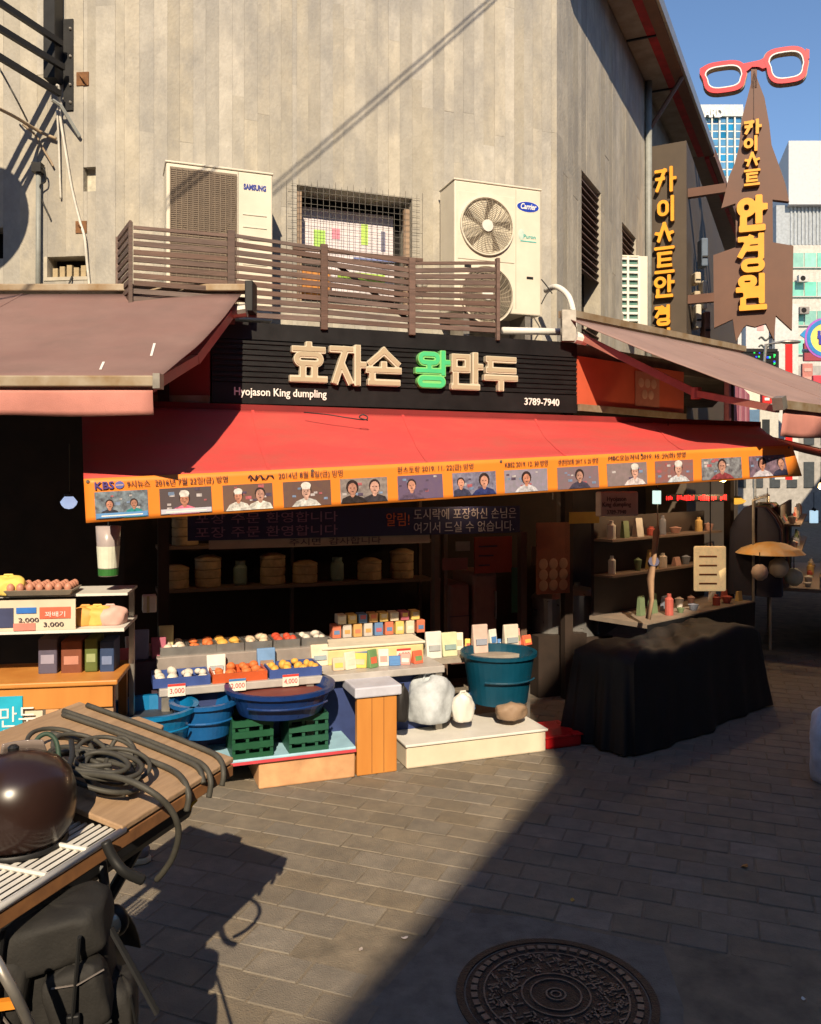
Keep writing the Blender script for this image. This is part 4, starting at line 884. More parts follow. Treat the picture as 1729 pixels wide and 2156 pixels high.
# clutter on the far shop fronts
cl_cols = [(.55, .46, .32), (.06, .05, .05), (.12, .16, .22), (.48, .38, .25), (.20, .10, .07), (.62, .57, .46)]
for k, (xa, ya, xb, yb, Y, ci, lab) in enumerate(((1478, 500, 1492, 560, 12.85, 2, 'blue grey shop box on the wall under the eave'), (1464, 572, 1477, 596, 12.85, 0, 'small cream meter box beside the blue grey box'), (1463, 612, 1476, 634, 12.85, 3, 'tan meter box below the cream one'), (1480, 590, 1490, 650, 12.85, 5, 'tall cream duct beside the meter boxes'), (1466, 640, 1478, 690, 12.85, 5, 'pale sign box above the pink awning'), (1484, 655, 1497, 715, 12.85, 4, 'brown box behind the rocket sign base'))):
    a = W(xa, yb, Y); b = W(xb, ya, Y); m_ = MB(); m_.box(a.x, b.x, 0, .22, a.z, b.z); o = single('wall_box', m_, flat(cl_cols[ci]), lab, 'box', (0, Y, 0), 0, bevel=.02)
    m_ = MB(); m_.box(a.x + .01, b.x - .01, -.02, 0, a.z + .3 * (b.z - a.z), a.z + .36 * (b.z - a.z)); part('seam', m_, M_black, o)
# ---- rocket sign
RY = 12.2; ro = W(1588, 700, RY); FK = Fr(ro.x, ro.y, -20)
rk = thing('rocket_sign', 'brown rocket shaped optician sign with orange letters', 'sign', (FK.o[0], FK.o[1], 0), FK.a)
out_px = [(1588, 148), (1574, 205), (1562, 250), (1556, 310), (1547, 345), (1535, 372), (1524, 420), (1519, 438), (1549, 428), (1550, 520), (1502, 537), (1504, 690), (1543, 672), (1550, 719), (1565, 690), (1572, 684), (1590, 688), (1613, 681), (1630, 716), (1634, 664), (1668, 695), (1671, 517), (1628, 510), (1627, 420), (1662, 424), (1655, 390), (1645, 360), (1625, 305), (1620, 260), (1610, 205)]
outl = [FK.at(x, y) for x, y in out_px]
m_ = MB(); m_.slab(outl, 0, .10); part('board', m_, M_bronze, rk)
m_ = MB(); u, z = FK.at(1587, 170); u2, zz = FK.at(1589, 250); m_.box((u + u2) / 2 - .006, (u + u2) / 2 + .006, -.012, 0, zz, z); part('nose_seam', m_, mat('seam_brown', (.12, .055, .035), .5), rk)
for ch, xa, ya, xb, yb, hw in (('카', 1565, 254, 1605, 282, .024), ('이', 1564, 288, 1600, 318, .023), ('스', 1566, 322, 1602, 362, .020), ('트', 1566, 364, 1601, 391, .020), ('안', 1548, 414, 1618, 489, .050), ('경', 1550, 494, 1619, 575, .042), ('원', 1548, 578, 1619, 655, .042)):
    u0, z1 = FK.at(xa, ya, .06); u1, z0 = FK.at(xb, yb, .06); m_ = MB()
    glyph(m_, ch, u0, z0, u1 - u0, z1 - z0, -.001, -.075, hw, 0, 34); l_ = part('letter', m_, M_orside, rk)
    m_ = MB(); glyph(m_, ch, u0, z0, u1 - u0, z1 - z0, -.075, -.082, hw, -.003, 34); part('letter_face', m_, M_orange, l_)
for (xa, ya, xb, yb) in ((1364, 412, 1530, 394), (1390, 636, 1506, 625)):
    z = FK.at(xb, yb)[1]; a = Vector((FK.w(FK.u(xb), -.05, z))); b = a - nv_ * 1.5
    m_ = MB(); m_.bar(a, b, .10, .13); inw(part('arm', m_, M_bronze, rk), rk)
# glasses on top: outline with two lens holes
gl = thing('glasses_sign', 'giant red spectacles on the tip of the rocket sign', 'sign', (FK.o[0], FK.o[1], 0), FK.a)
def lens(cx, cy, wd, hd, n=28, rot=0.0, ex=3.2):
    out = []
    for k in range(n):
        t = 2 * math.pi * k / n; c_, s_ = math.cos(t), math.sin(t)
        x = math.copysign(abs(c_) ** (2 / ex), c_) * wd; y = math.copysign(abs(s_) ** (2 / ex), s_) * hd
        if y > 0: x *= .90                      # picture y grows downwards: narrower below
        out.append((cx + x * math.cos(rot) - y * math.sin(rot), cy + x * math.sin(rot) + y * math.cos(rot)))
    return out
def frame_ring(cx, cy, wd, hd, t, rot, y0, y1, m, nm, parent):
    m_ = MB(); o_ = lens(cx, cy, wd, hd, rot=rot); i_ = lens(cx, cy, wd - t, hd - t, rot=rot); n = len(o_)
    P = [FK.at(*p) for p in o_]; Q = [FK.at(*p) for p in i_]
    vs = [(p[0], y0, p[1]) for p in P] + [(p[0], y0, p[1]) for p in Q] + [(p[0], y1, p[1]) for p in P] + [(p[0], y1, p[1]) for p in Q]
    fs = []
    for k in range(n):
        j = (k + 1) % n; fs += [(k, j, n + j, n + k), (2 * n + k, 3 * n + k, 3 * n + j, 2 * n + j), (k, 2 * n + k, 2 * n + j, j), (n + k, n + j, 3 * n + j, 3 * n + k)]
    m_.add(vs, fs); return part(nm, m_, m, parent)
M_gred = mat('red_sign_paint', (.70, .035, .045), .4, var=.06); M_gside = mat('tan_sign_edge', (.45, .33, .20), .5); 
rt = R(-8)
for (cx, cy, wd, hd) in ((1524, 163, 49, 33), (1656, 138, 47, 38)):
    f_ = frame_ring(cx, cy, wd, hd, 11, rt, -.03, -.005, M_gred, 'rim', gl); frame_ring(cx, cy, wd + 1.5, hd + 1.5, 14, rt, -.004, .10, M_gside, 'rim_edge', f_)
    frame_ring(cx, cy, wd - 9.5, hd - 9.5, 2.2, rt, -.034, -.004, M_white, 'rim_line', f_)
def gbar(nm, pts, m, y0, y1): m_ = MB(); m_.slab([FK.at(*p) for p in pts], y0, y1); return part(nm, m_, m, gl)
gbar('bridge', [(1562, 136), (1600, 128), (1618, 118), (1618, 142), (1606, 146), (1598, 142), (1584, 142), (1574, 150), (1564, 154)], M_gred, -.028, .08)
gbar('hinge', [(1474, 146), (1484, 140), (1484, 158), (1474, 160)], M_gred, -.028, .08); gbar('hinge', [(1697, 104), (1704, 106), (1704, 124), (1697, 128)], M_gred, -.028, .08)
m_ = MB(); u, z = FK.at(1588, 150); m_.box(u - .04, u + .04, .0, .08, z - .25, z + .05); part('mount', m_, M_bronze, gl)

# ================================================================ DISTANT BUILDINGS
def facade(nm, label, x0, y0, x1, y1, Y, depth, wallm, cols, rows, panem, frac=(.8, .72), rz=0, extra=None):
    a = W(x0, y1, Y); b = W(x1, y0, Y); t_ = thing(nm, label, 'building', (a.x, Y, 0), rz); ww = b.x - a.x; zb, zt = max(0, a.z), b.z
    m_ = MB(); m_.box(0, ww, 0, depth, 0, zt); part('wall', m_, wallm, t_)
    if cols:
        cw, rh = ww / cols, (zt - zb) / rows; m_ = MB(); m_.box(-cw * frac[0] / 2, cw * frac[0] / 2, -.05, .02, -rh * frac[1] / 2, rh * frac[1] / 2); pm_ = m_.mesh('window_pane', panem)
        for i in range(cols):
            for j in range(rows): o = link('window_pane', pm_, t_); o.location = ((i + .5) * cw, 0, zb + (j + .45) * rh)
    return t_, ww, zb, zt
t_, ww, zb, zt = facade('glass_tower', 'blue glass office tower with white grid between roof and rocket', 1466, 227, 1562, 420, 130, 20, mat('white_tower_grid', (.62, .62, .60), .6), 6, 12, M_glassb, (.80, .80))
for k in range(3): m_ = MB(); m_.box(0, ww, -.5, -.06, zt - 1.5 - k * 0, zt + .3) if k == 0 else None; part('parapet', m_, mat('white_tower_grid', (.62, .62, .60)), t_) if k == 0 else None
text('lettering', 'ARD', M_white, t_, 1.9, (1.0, -.7, zt - 1.75), ww * .42, .15, bold=.06)
for i in range(7):
    m_ = MB(); x = i * ww / 6; m_.box(x - .12, x + .12, -.35, 0, 0, zt); part('mullion', m_, mat('white_tower_grid', (.62, .62, .60)), t_)
t_ = thing('white_building', 'white block with ribbed grey lower half behind the rocket', 'building', (0, 0, 0))
a = W(1661, 430, 60); b = W(1800, 296, 60); al = W(1634, 300, 66)
m_ = MB(); m_.hexa([(a.x, 60, a.z), (b.x, 60, a.z), (b.x, 80, a.z), (al.x, 66, a.z)], [(a.x, 60, b.z), (b.x, 60, b.z), (b.x, 80, b.z), (al.x, 66, b.z)]); part('upper_block', m_, mat('white_wall', (.50, .51, .53), .7, var=.06), t_)
a2 = W(1665, 515, 60.5); b2 = W(1800, 431, 60.5)
m_ = MB(); m_.box(a2.x - 1.0, b2.x, 60.6, 78, 0, b2.z); part('lower_block', m_, mat('grey_ribbed_cladding', (.36, .39, .42), .7), t_)
rm = MB(); rm.box(0, .12, 60.5, 60.62, a2.z, b2.z - .05); rmm = rm.mesh('rib', mat('grey_ribbed_cladding', (.42, .45, .48)))
for k in range(16): link('rib', rmm, t_).location = (a2.x + k * .27, 0, 0)
t_, ww, zb, zt = facade('pale_building', 'pale office building with green windows at the right edge', 1666, 516, 1800, 760, 52, 12, mat('pale_render', (.55, .52, .46), .8), 5, 4, M_glassg, (.90, .55))
for k in range(4): m_ = MB(); m_.box(-.05, ww, -.12, -.051, zb + k * (zt - zb) / 4 + .35, zb + k * (zt - zb) / 4 + .42); part('window_bar', m_, flat((.45, .43, .4)), t_)
for (x, y, lab) in ((1688, 588, 'small wall air conditioner under the upper green windows'), (1690, 655, 'dark wall air conditioner under the middle green windows')):
    p = W(x, y, 51.7); m_ = MB(); m_.box(-.3, .3, -.3, 0, -.22, .22); o = single('wall_unit', m_, flat((.5, .48, .45) if y < 600 else (.25, .22, .2)), lab, 'air conditioner', p, 0, bevel=.02); m_ = MB(); m_.lathe([(.16, 0), (.16, .01), (0, .01)], 18, (-.05, -.3, 0), Matrix.Rotation(R(90), 3, 'X')); part('fan', m_, M_dark, o)
# signs below the rocket
def board(nm, label, cat, x0, y0, x1, y1, Y, m, th=.25, rz=0):
    a = W(x0, y1, Y); b = W(x1, y0, Y); t_ = thing(nm, label, cat, (a.x, Y, a.z), rz); m_ = MB(); m_.box(0, b.x - a.x, 0, th, 0, b.z - a.z); part('panel', m_, m, t_, .02); return t_, b.x - a.x, b.z - a.z
wb = flat((.62, .60, .57)); 
t_, ww, hh = board('white_pillar_sign', 'tall white pillar sign with a red stripe at the right', 'sign', 1632, 640, 1682, 1010, 30, wb)
m_ = MB(); m_.box(ww * .43, ww * .72, -.04, 0, 0, hh * .78); part('red_stripe', m_, flat((.75, .01, .01)), t_)
t_, ww, hh = board('white_billboard', 'white billboard with dark marks under the rocket sign', 'sign', 1571, 684, 1631, 760, 30.5, wb)
for k in range(2): m_ = MB(); m_.tube([(ww * (.45 + .45 * t), -.02, hh * (.62 - .22 * k) + .06 * math.sin(t * 9)) for t in np.linspace(0, 1, 12)], .03, 5); part('mark', m_, flat((.12, .13, .12)), t_)
m_ = MB(); m_.box(ww * .38, ww * .62, -.01, 0, hh * .84, hh * .98); part('mark', m_, flat((.75, .35, .33)), t_)
t_, ww, hh = board('led_board', 'dark LED display board with blue and green dots', 'display', 1500, 738, 1638, 815, 28, mat('led_grid_dark', (.035, .033, .03), .6, var=.3, scale=30), .3, R(4))
m_ = MB(); m_.box(-.04, ww + .06, -.03, .3, hh - .04, hh + .08); m_.box(ww - .02, ww + .10, -.03, .3, -.05, hh); part('casing', m_, M_black, t_)
for k in range(22):
    fx = random.choice((random.uniform(.62, .96), .96)); fz = random.choice((.93, .82, .8)) if fx < .95 else random.uniform(.1, .9)
    m_ = MB(); s_ = random.uniform(.03, .07); m_.box(ww * fx, ww * fx + s_, -.035, -.031, hh * fz, hh * fz + s_); part('led_dot', m_, random.choice((mat('led_blue', (.02, .05, .9), .5, emit=1.0), mat('led_green', (.02, .6, .1), .5, emit=.8))), t_)
for k in range(26): m_ = MB(); z = k * hh / 26; m_.box(0, ww, -.018, 0, z, z + .03); part('led_row', m_, M_black, t_)
t_, ww, hh = board('white_wall_sign', 'big white rounded panel above the red awning corner', 'sign', 1520, 815, 1612, 900, 26, flat((.72, .66, .55)), .3)
t_, ww, hh = board('red_sign', 'small red sign box with white mark beside the pink awning', 'sign', 1606, 822, 1626, 850, 24, flat((.75, .02, .02)), .2)
m_ = MB(); m_.box(ww * .2, ww * .7, -.02, 0, hh * .25, hh * .45); part('mark', m_, M_white, t_)
t_, ww, hh = board('blue_roundel_sign', 'blue leaf shaped sign with white letters behind the awning arm', 'sign', 1572, 862, 1600, 918, 22, flat((.10, .19, .32)), .15)
text('lettering', 'BS', M_white, t_, .14, (ww * .35, -.012, hh * .35), .1, .002)
t_, ww, hh = board('white_door_frame', 'white shop window frame beyond the awnings', 'window', 1600, 850, 1640, 1000, 23, flat((.55, .53, .48)), .2)
m_ = MB(); m_.box(ww * .12, ww * .52, -.01, 0, hh * .25, hh * .78); part('pane', m_, flat((.04, .045, .05), .15), t_)
t_, ww, hh = board('cylinder_sign', 'slim white sign with red letters left of the billboard', 'sign', 1547, 700, 1562, 770, 29, wb, .2)
text('lettering', '일', flat((.5, .06, .05)), t_, .22, (ww * .2, -.012, hh * .5), .13, .002); text('lettering', '이', flat((.5, .06, .05)), t_, .22, (ww * .2, -.012, hh * .1), .13, .002)
t_ = thing('ring_sign', 'round blue and purple sign with yellow centre at the right edge', 'sign', W(1737, 712, 26))
for (r0, r1, y0, m) in ((.46, .58, -.04, flat((.03, .22, .55))), (.58, .64, -.03, flat((.40, .12, .55)))):
    m_ = MB(); m_.lathe([(r0, 0), (r0, -y0), (r1, -y0), (r1, 0)], 40, (0, 0, 0), Matrix.Rotation(R(90), 3, 'X'), cap=False); part('ring', m_, m, t_)
m_ = MB(); m_.lathe([(.46, 0), (.46, .02), (0, .02)], 40, (0, 0, 0), Matrix.Rotation(R(90), 3, 'X')); part('disc', m_, flat((.85, .70, .18)), t_)
m_ = MB(); m_.slab([(-.64, .0), (-.78, .10), (-.60, .28)], -.02, .02); part('fin', m_, flat((.03, .28, .60)), t_)
m_ = MB(); glyph(m_, '남', -.28, -.22, .5, .46, -.02, -.05, .045, 0, 26); part('letter', m_, flat((.05, .05, .40)), t_)
t_ = thing('street_lamp', 'silver street lamp head on an arm before the red stripe', 'street lamp', W(1664, 720, 27)); m_ = MB(); m_.ball((0, 0, 0), .36, .14, .07, 16, 8); part('lamp_head', m_, M_alu, t_, smooth=True); m_ = MB(); m_.tube([(-.3, 0, 0), (-.7, .2, -.05), (-.9, .6, -4), (-.9, .6, -10.5)], .05, 8); part('pole', m_, M_alu, t_)
m_ = MB(); m_.tube([W(1690, 739, 26.5), W(1790, 736, 26.5)], .06, 8); single('holding_pipe', m_, M_whitept, 'white horizontal pipe holding the round blue sign', 'pipe', smooth=True)
t_, ww, hh = board('red_letter_sign', 'pink and red vertical sign below the round sign', 'sign', 1690, 765, 1712, 840, 30, flat((.5, .20, .17)), .15)
for k in range(4): m_ = MB(); m_.box(ww * .15, ww * .85, -.02, 0, hh * (.05 + .24 * k), hh * (.05 + .24 * k) + .12); part('mark', m_, flat((.62, .35, .3)), t_)
t_, ww, hh = board('dark_red_shop_sign', 'dark red shop sign partly behind the white pipe', 'sign', 1694, 722, 1790, 760, 31, flat((.32, .05, .07)), .15)
t_, ww, hh = board('red_flower_sign', 'bright red sign edge at the right edge of the frame', 'sign', 1713, 790, 1790, 830, 29, flat((.62, .06, .09)), .15)
# street end: shop blocks closing the view under the awnings
t_, ww, zb, zt = facade('end_building', 'grey shop block with dark windows closing the street', 1470, 770, 1900, 1040, 36, 10, mat('grey_render', (.40, .38, .36), .8), 12, 3, flat((.07, .08, .09), .2), (.6, .6))
# ================================================================ UNDER THE AWNING
def fs_thing(nm, label, cat, px, out, group=None, z=0.0): return thing(nm, label, cat, FS.w(FS.u(px, out), out, z), FS.a, group)
def boxthing(nm, label, cat, xa, xb, ytop, ybot, out, dep, m, group=None, bevel=.008, fr=FS):
    """closed box whose front face sits 'out' metres before the shop front"""
    u0, u1 = fr.u(xa, out), fr.u(xb, out); xm = (xa + xb) / 2; z1 = fr.at(xm, ytop, out)[1]; z0 = max(0, fr.at(xm, ybot, out)[1])
    t_ = thing(nm, label, cat, fr.w(u0, out, z0), fr.a, group); m_ = MB(); m_.box(0, u1 - u0, 0, dep, 0, z1 - z0); part('body', m_, m, t_, bevel); return t_, u1 - u0, z1 - z0
# dark hanging banners and strips inside
t_, ww, hh = boxthing('blue_banner', 'dark blue notice banner with pale Korean writing inside the shop', 'banner', 395, 1095, 1070, 1130, .02, .012, flat((.012, .014, .06)), bevel=0)
u = FS.u(870, .02) - FS.u(395, .02); text('lettering', '도시락에 포장하신 손님은', flat((.32, .30, .36)), t_, .10, (u, -.004, hh * .58), FS.u(1085) - FS.u(870), .001); text('lettering', '여기서 드실 수 없습니다.', flat((.32, .30, .36)), t_, .10, (u, -.004, hh * .10), FS.u(1080) - FS.u(870), .001)
text('lettering', '알림!', flat((.5, .12, .04)), t_, .12, (u - .24, -.004, hh * .38), .2, .001)
text('lettering', '포장 주문 환영합니다', flat((.22, .12, .20)), t_, .09, (.05, -.004, hh * .58), 1.1, .001); text('lettering', '포장 주문 환영합니다', flat((.22, .12, .20)), t_, .09, (.05, -.004, hh * .12), 1.1, .001)
t_, ww, hh = boxthing('white_notice_strip', 'pale notice strip with dark Korean writing under the blue banner', 'sign', 440, 905, 1131, 1150, .0, .01, flat((.30, .24, .18)), bevel=0)
text('lettering', '주시면  감사합니다', M_ink, t_, .062, (ww * .34, -.003, hh * .2), ww * .42, .001)
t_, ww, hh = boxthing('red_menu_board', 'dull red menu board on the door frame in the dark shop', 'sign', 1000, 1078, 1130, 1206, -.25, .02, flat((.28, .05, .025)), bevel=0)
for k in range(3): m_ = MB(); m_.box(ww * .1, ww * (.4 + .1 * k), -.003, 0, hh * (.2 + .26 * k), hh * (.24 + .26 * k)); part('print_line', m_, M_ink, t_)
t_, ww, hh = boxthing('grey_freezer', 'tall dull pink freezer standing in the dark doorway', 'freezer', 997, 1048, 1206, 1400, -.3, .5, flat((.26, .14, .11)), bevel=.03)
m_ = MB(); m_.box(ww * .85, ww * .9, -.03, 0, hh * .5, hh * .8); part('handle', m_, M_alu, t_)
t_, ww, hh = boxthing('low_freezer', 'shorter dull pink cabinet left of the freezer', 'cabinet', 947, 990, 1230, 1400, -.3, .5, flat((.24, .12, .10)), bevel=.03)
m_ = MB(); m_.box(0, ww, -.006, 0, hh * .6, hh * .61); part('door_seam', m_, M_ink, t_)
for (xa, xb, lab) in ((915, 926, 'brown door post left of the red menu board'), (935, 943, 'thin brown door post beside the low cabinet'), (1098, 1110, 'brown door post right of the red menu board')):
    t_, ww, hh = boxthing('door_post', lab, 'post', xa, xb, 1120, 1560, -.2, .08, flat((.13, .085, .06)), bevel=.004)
for (xa, xb, ya, yb, col, lab) in ((932, 985, 1175, 1200, (.20, .07, .06), 'small red paper notice on the dark door'), (1120, 1150, 1150, 1190, (.22, .15, .10), 'tan paper notice beside the orange menu poster'), (1078, 1090, 1195, 1290, (.03, .10, .05), 'narrow green sign strip on the door post'), (960, 990, 1140, 1160, (.25, .2, .17), 'pale paper slip taped high on the door')):
    boxthing('paper_notice', lab, 'notice', xa, xb, ya, yb, -.18, .01, flat(col), bevel=0)
t_, ww, hh = boxthing('dumpling_poster', 'orange brown poster with dumpling pictures in the dark shop', 'poster', 1130, 1200, 1100, 1250, -.05, .012, flat((.24, .08, .035)), bevel=0)
m_ = MB()
for k in range(9): m_.ball((ww * (.2 + .3 * (k % 3)), -.002, hh * (.12 + .15 * (k // 3))), .045, .003, .05, 12, 6)
part('dumpling_print', m_, flat((.40, .24, .14)), t_)
boxthing('yellow_notice', 'yellow notice board beneath the hanging white sign', 'sign', 1200, 1262, 1078, 1102, .05, .012, flat((.36, .24, .02)), bevel=0)
# hanging white light box
t_, ww, hh = boxthing('hanging_sign', 'small white hanging sign box with shop name under the banner', 'sign', 1265, 1345, 1035, 1087, .75, .08, flat((.62, .50, .42)), bevel=.012)
text('lettering', 'Hyojason', M_ink, t_, .05, (ww * .15, -.004, hh * .62), ww * .5, .001); text('lettering', 'King dumpling', M_ink, t_, .05, (ww * .03, -.004, hh * .40), ww * .75, .001); text('lettering', '3789-7940', M_ink, t_, .045, (ww * .15, -.004, hh * .10), ww * .5, .001)
m_ = MB()
for x in (.2, .8): m_.tube([(ww * x, .04, hh), (ww * x, .04, hh + .3)], .005, 5)
part('hanger', m_, M_black, t_)
# ---- counter
M_foam = mat('white_foam_box', (.74, .68, .56), .8, var=.1, scale=8); M_yel = mat('yellow_label', (.80, .58, .12), .6, var=.15, scale=8)
ct = thing('display_counter', 'low display counter loaded with food trays under the red awning', 'counter', (FS.o[0], FS.o[1], 0), FS.a)
ca_, cb_ = FS.u(330, .6), FS.u(905, .6)
m_ = MB(); m_.box(ca_, cb_, -.90, .02, .58, .63); part('top', m_, flat((.45, .42, .40), .4), ct, .006)
m_ = MB(); m_.box(ca_, FS.u(690, .5), -.56, -.26, .63, .76); part('step', m_, flat((.30, .26, .24), .5), ct, .006)
for x in (ca_ + .04, (ca_ + cb_) / 2, cb_ - .04):
    for y in (-.86, -.02): m_ = MB(); m_.box(x - .025, x + .025, y - .025, y + .025, 0, .58); part('leg', m_, M_alu, ct)
m_ = MB(); m_.box(ca_, cb_, -.80, -.78, .05, .575); part('skirt', m_, flat((.03, .05, .16), .7), ct)
def tray(px, out, z, wd, dp, ht, mtray, mfood, label, food='dome', group='food trays on the counter'):
    t_ = fs_thing('food_tray', label, 'tray', px, out, group, z); m_ = MB(); w2, d2 = wd / 2, dp / 2
    m_.box(-w2, w2, -d2, d2, 0, .012); m_.box(-w2, w2, -d2, -d2 + .012, .012, ht); m_.box(-w2, w2, d2 - .012, d2, .012, ht); m_.box(-w2, -w2 + .012, -d2 + .012, d2 - .012, .012, ht); m_.box(w2 - .012, w2, -d2 + .012, d2 - .012, .012, ht); part('pan', m_, mtray, t_)
    nx_, ny_ = max(2, int(wd / .075)), max(2, int(dp / .075)); m_ = MB()
    for i in range(nx_):
        for j in range(ny_): m_.ball((-w2 + (i + .5) * wd / nx_ + random.uniform(-.014, .014), -d2 + (j + .5) * dp / ny_ + random.uniform(-.014, .014), ht * random.uniform(.6, 1.0)), .034 * random.uniform(.8, 1.25), .030 * random.uniform(.8, 1.3), .026 * random.uniform(.7, 1.4), 8, 5, Matrix.Rotation(random.uniform(-.6, .6), 3, 'X') @ Matrix.Rotation(random.random() * 3, 3, 'Z'))
    o = part('food', m_, mfood, t_, smooth=True); o['kind'] = 'stuff'
M_st = flat((.42, .41, .40), .3, metal=.7)
foods = [flat((.72, .62, .50)), flat((.70, .18, .05)), flat((.78, .42, .08)), flat((.70, .55, .40)), flat((.62, .08, .04)), flat((.72, .66, .58))]
labs = ['steel tray of pale dumplings at the left end of the counter step', 'steel tray of red snacks beside the pale dumplings', 'tray of orange fritters in the middle of the counter step', 'tray of beige buns right of the fritters', 'tray of dark red food near the right end of the step', 'tray of white buns at the right end of the counter step']
for k in range(6): tray(365 + k * 58, .41, .76, .19, .24, .06, M_st, foods[k], labs[k])
for k, (px, col, lab) in enumerate(((380, 5, 'open tray of white dumplings low on the counter left of the orange tray'), (500, 1, 'open tray of red rice cakes low on the counter'), (615, 2, 'open tray of orange fritters beside the yellow foam box'))): tray(px, .74, .63, .36, .26, .06, flat((.05, .09, .30), .4) if k != 1 else flat((.55, .10, .03), .4), foods[col], lab, group='low food trays')
t_, ww, hh = boxthing('foam_box', 'long cream foam box with yellow band on the counter edge', 'box', 680, 893, 1362, 1412, .60, .28, mat('yellowish_foam', (.74, .60, .30), .75, var=.15, scale=6), bevel=.015)
m_ = MB(); m_.box(.03, ww - .03, -.004, 0, hh * .12, hh * .42); part('yellow_band', m_, M_yel, t_)
m_ = MB(); m_.box(-.01, ww + .01, -.01, .29, hh, hh + .02); part('lid', m_, M_foam, t_, .008)
for k, (px, out, z, tx, lab) in enumerate(((372, .875, .60, '3,000', 'price card on the counter edge below the white dumplings'), (500, .875, .60, '2,000', 'price card on the counter edge below the red rice cakes'), (612, .875, .60, '4,000', 'price card on the counter edge below the orange fritters'), (760, .62, .66, '5,000', 'price card leaning on the left of the foam box'), (850, .62, .66, '4,500', 'price card leaning on the right of the foam box'))):
    t_ = fs_thing('price_card', lab, 'price card', px, out + .03, 'price cards', z); m_ = MB(); m_.box(-.055, .055, -.003, 0, -.02, .06); part('card', m_, flat((.78, .74, .66)), t_); text('lettering', tx, flat((.55, .03, .03)), t_, .045, (-.045, -.0045, .0), .09, .0008)
    m_ = MB(); m_.box(-.055, .055, -.0045, -.0031, .045, .06); part('card_band', m_, flat([(.6, .05, .04), (.05, .2, .5)][k % 2]), t_)
# cups and packs standing on the step and beside
for k, (px, out, z, c, h, lab) in enumerate(((455, .62, .63, (.75, .70, .66), .14, 'white paper cup between the low trays'), (560, .62, .63, (.16, .30, .55), .16, 'blue packet standing behind the red rice cakes'), (672, .58, .63, (.78, .66, .50), .15, 'cream bread bag left of the foam box'), (912, .55, .61, (.70, .68, .64), .20, 'white milk carton right of the counter'), (945, .52, .61, (.60, .62, .40), .18, 'pale green packet beside the milk carton'), (1010, .50, .61, (.62, .46, .40), .22, 'pinkish paper bag right of the packets'), (1075, .48, .61, (.66, .58, .48), .20, 'cream paper bag by the door post'))):
    t_ = fs_thing('food_packet', lab, 'packet', px, out, 'packets along the counter', z if px > 900 else .63); m_ = MB(); m_.hexa([(-.06, -.04, 0), (.06, -.04, 0), (.06, .04, 0), (-.06, .04, 0)], [(-.065, -.012, h), (.065, -.012, h), (.065, .012, h), (-.065, .012, h)]); part('pack', m_, flat(c), t_, .008)
    m_ = MB(); m_.box(-.045, .045, -.043, -.0, h * .3, h * .5); part('pack_label', m_, flat(tuple(min(.9, v * .5 + .1) for v in c[::-1])), t_)
t_ = fs_thing('side_table', 'small folding side table right of the counter', 'table', 1000, .45); m_ = MB(); m_.box(-.42, .42, -.2, .2, .58, .61); part('top', m_, flat((.35, .3, .25)), t_)
for x in (-.38, .38):
    for y in (-.16, .16): m_ = MB(); m_.box(x - .015, x + .015, y - .015, y + .015, 0, .58); part('leg', m_, M_alu, t_)
random.seed(77)
bc = [(.66, .62, .55), (.62, .18, .10), (.75, .52, .16), (.55, .50, .46), (.12, .22, .42), (.70, .60, .45), (.60, .34, .12), (.45, .12, .16)]
bn_ = ['white', 'red', 'yellow', 'grey', 'blue', 'cream', 'orange', 'crimson']
nn_ = ['first', 'second', 'third', 'fourth', 'fifth', 'sixth', 'seventh', 'eighth', 'ninth']
for lev in range(2):
    for k in range(9 - lev):
        ci = (k * 3 + lev * 5 + random.randrange(3)) % 8; px = 706 + k * 22 + lev * 11; h = .085 + .02 * random.random() if lev == 0 else .07
        t_ = fs_thing('stacked_carton', '%s carton, %s from the left in the %s row behind the foam box' % (bn_[ci], nn_[k], ['lower', 'upper'][lev]), 'carton', px, .22, 'cartons behind the foam box', .63 + lev * .1055 + .12)
        m_ = MB(); m_.box(-.034, .034, -.05, .05, 0, .10 if lev == 0 else h); part('carton', m_, flat(bc[ci]), t_, .004); m_ = MB(); m_.box(-.022, .022, -.0525, -.05, .03, .06); part('carton_label', m_, flat(bc[(ci + 3) % 8]), t_)
m_ = MB(); m_.box(FS.u(692, .2), cb_, -.30, -.10, .63, .748); part('riser', m_, flat((.30, .26, .24), .5), ct)
# tubs
def tub(px, out, z, r, h, col, label, rim=None, sy=1.0):
    t_ = fs_thing('plastic_tub', label, 'tub', px, out, 'plastic tubs', z); m_ = MB(); m_.lathe([(r * .8, 0), (r - .002, h - .025), (r + .02, h - .025), (r + .02, h), (r - .012, h), (r * .78, .015), (0, .015)], 36, sy=sy); part('shell', m_, col, t_, smooth=False)
    m_ = MB(); m_.lathe([(r * .885, h * .58), (r * .5, h * .64), (0, h * .66)], 24, sy=sy); part('contents', m_, rim or flat((.05, .06, .08)), t_)
    m_ = MB(); m_.tube([(r * math.cos(a), r * sy * math.sin(a), h * .5) for a in np.linspace(-2.4, -.7, 12)], .008, 5); part('band', m_, col, t_)
    return t_
M_bl = flat((.005, .16, .38), .3); M_db = flat((.008, .035, .16), .3); M_teal = flat((.002, .055, .10), .4)
tub(318, 1.00, .35, .27, .21, M_bl, 'bright blue plastic tub behind the wooden side counter')
tub(430, .95, .34, .20, .22, flat((.01, .10, .30), .3), 'deep blue tub between the bright blue tub and the basin')
tub(590, 1.00, .46, .34, .17, M_db, 'wide dark blue basin standing on the green crates', flat((.20, .05, .04)))
tub(1050, .75, .30, .27, .37, M_teal, 'large teal bucket right of the white cloth bag')
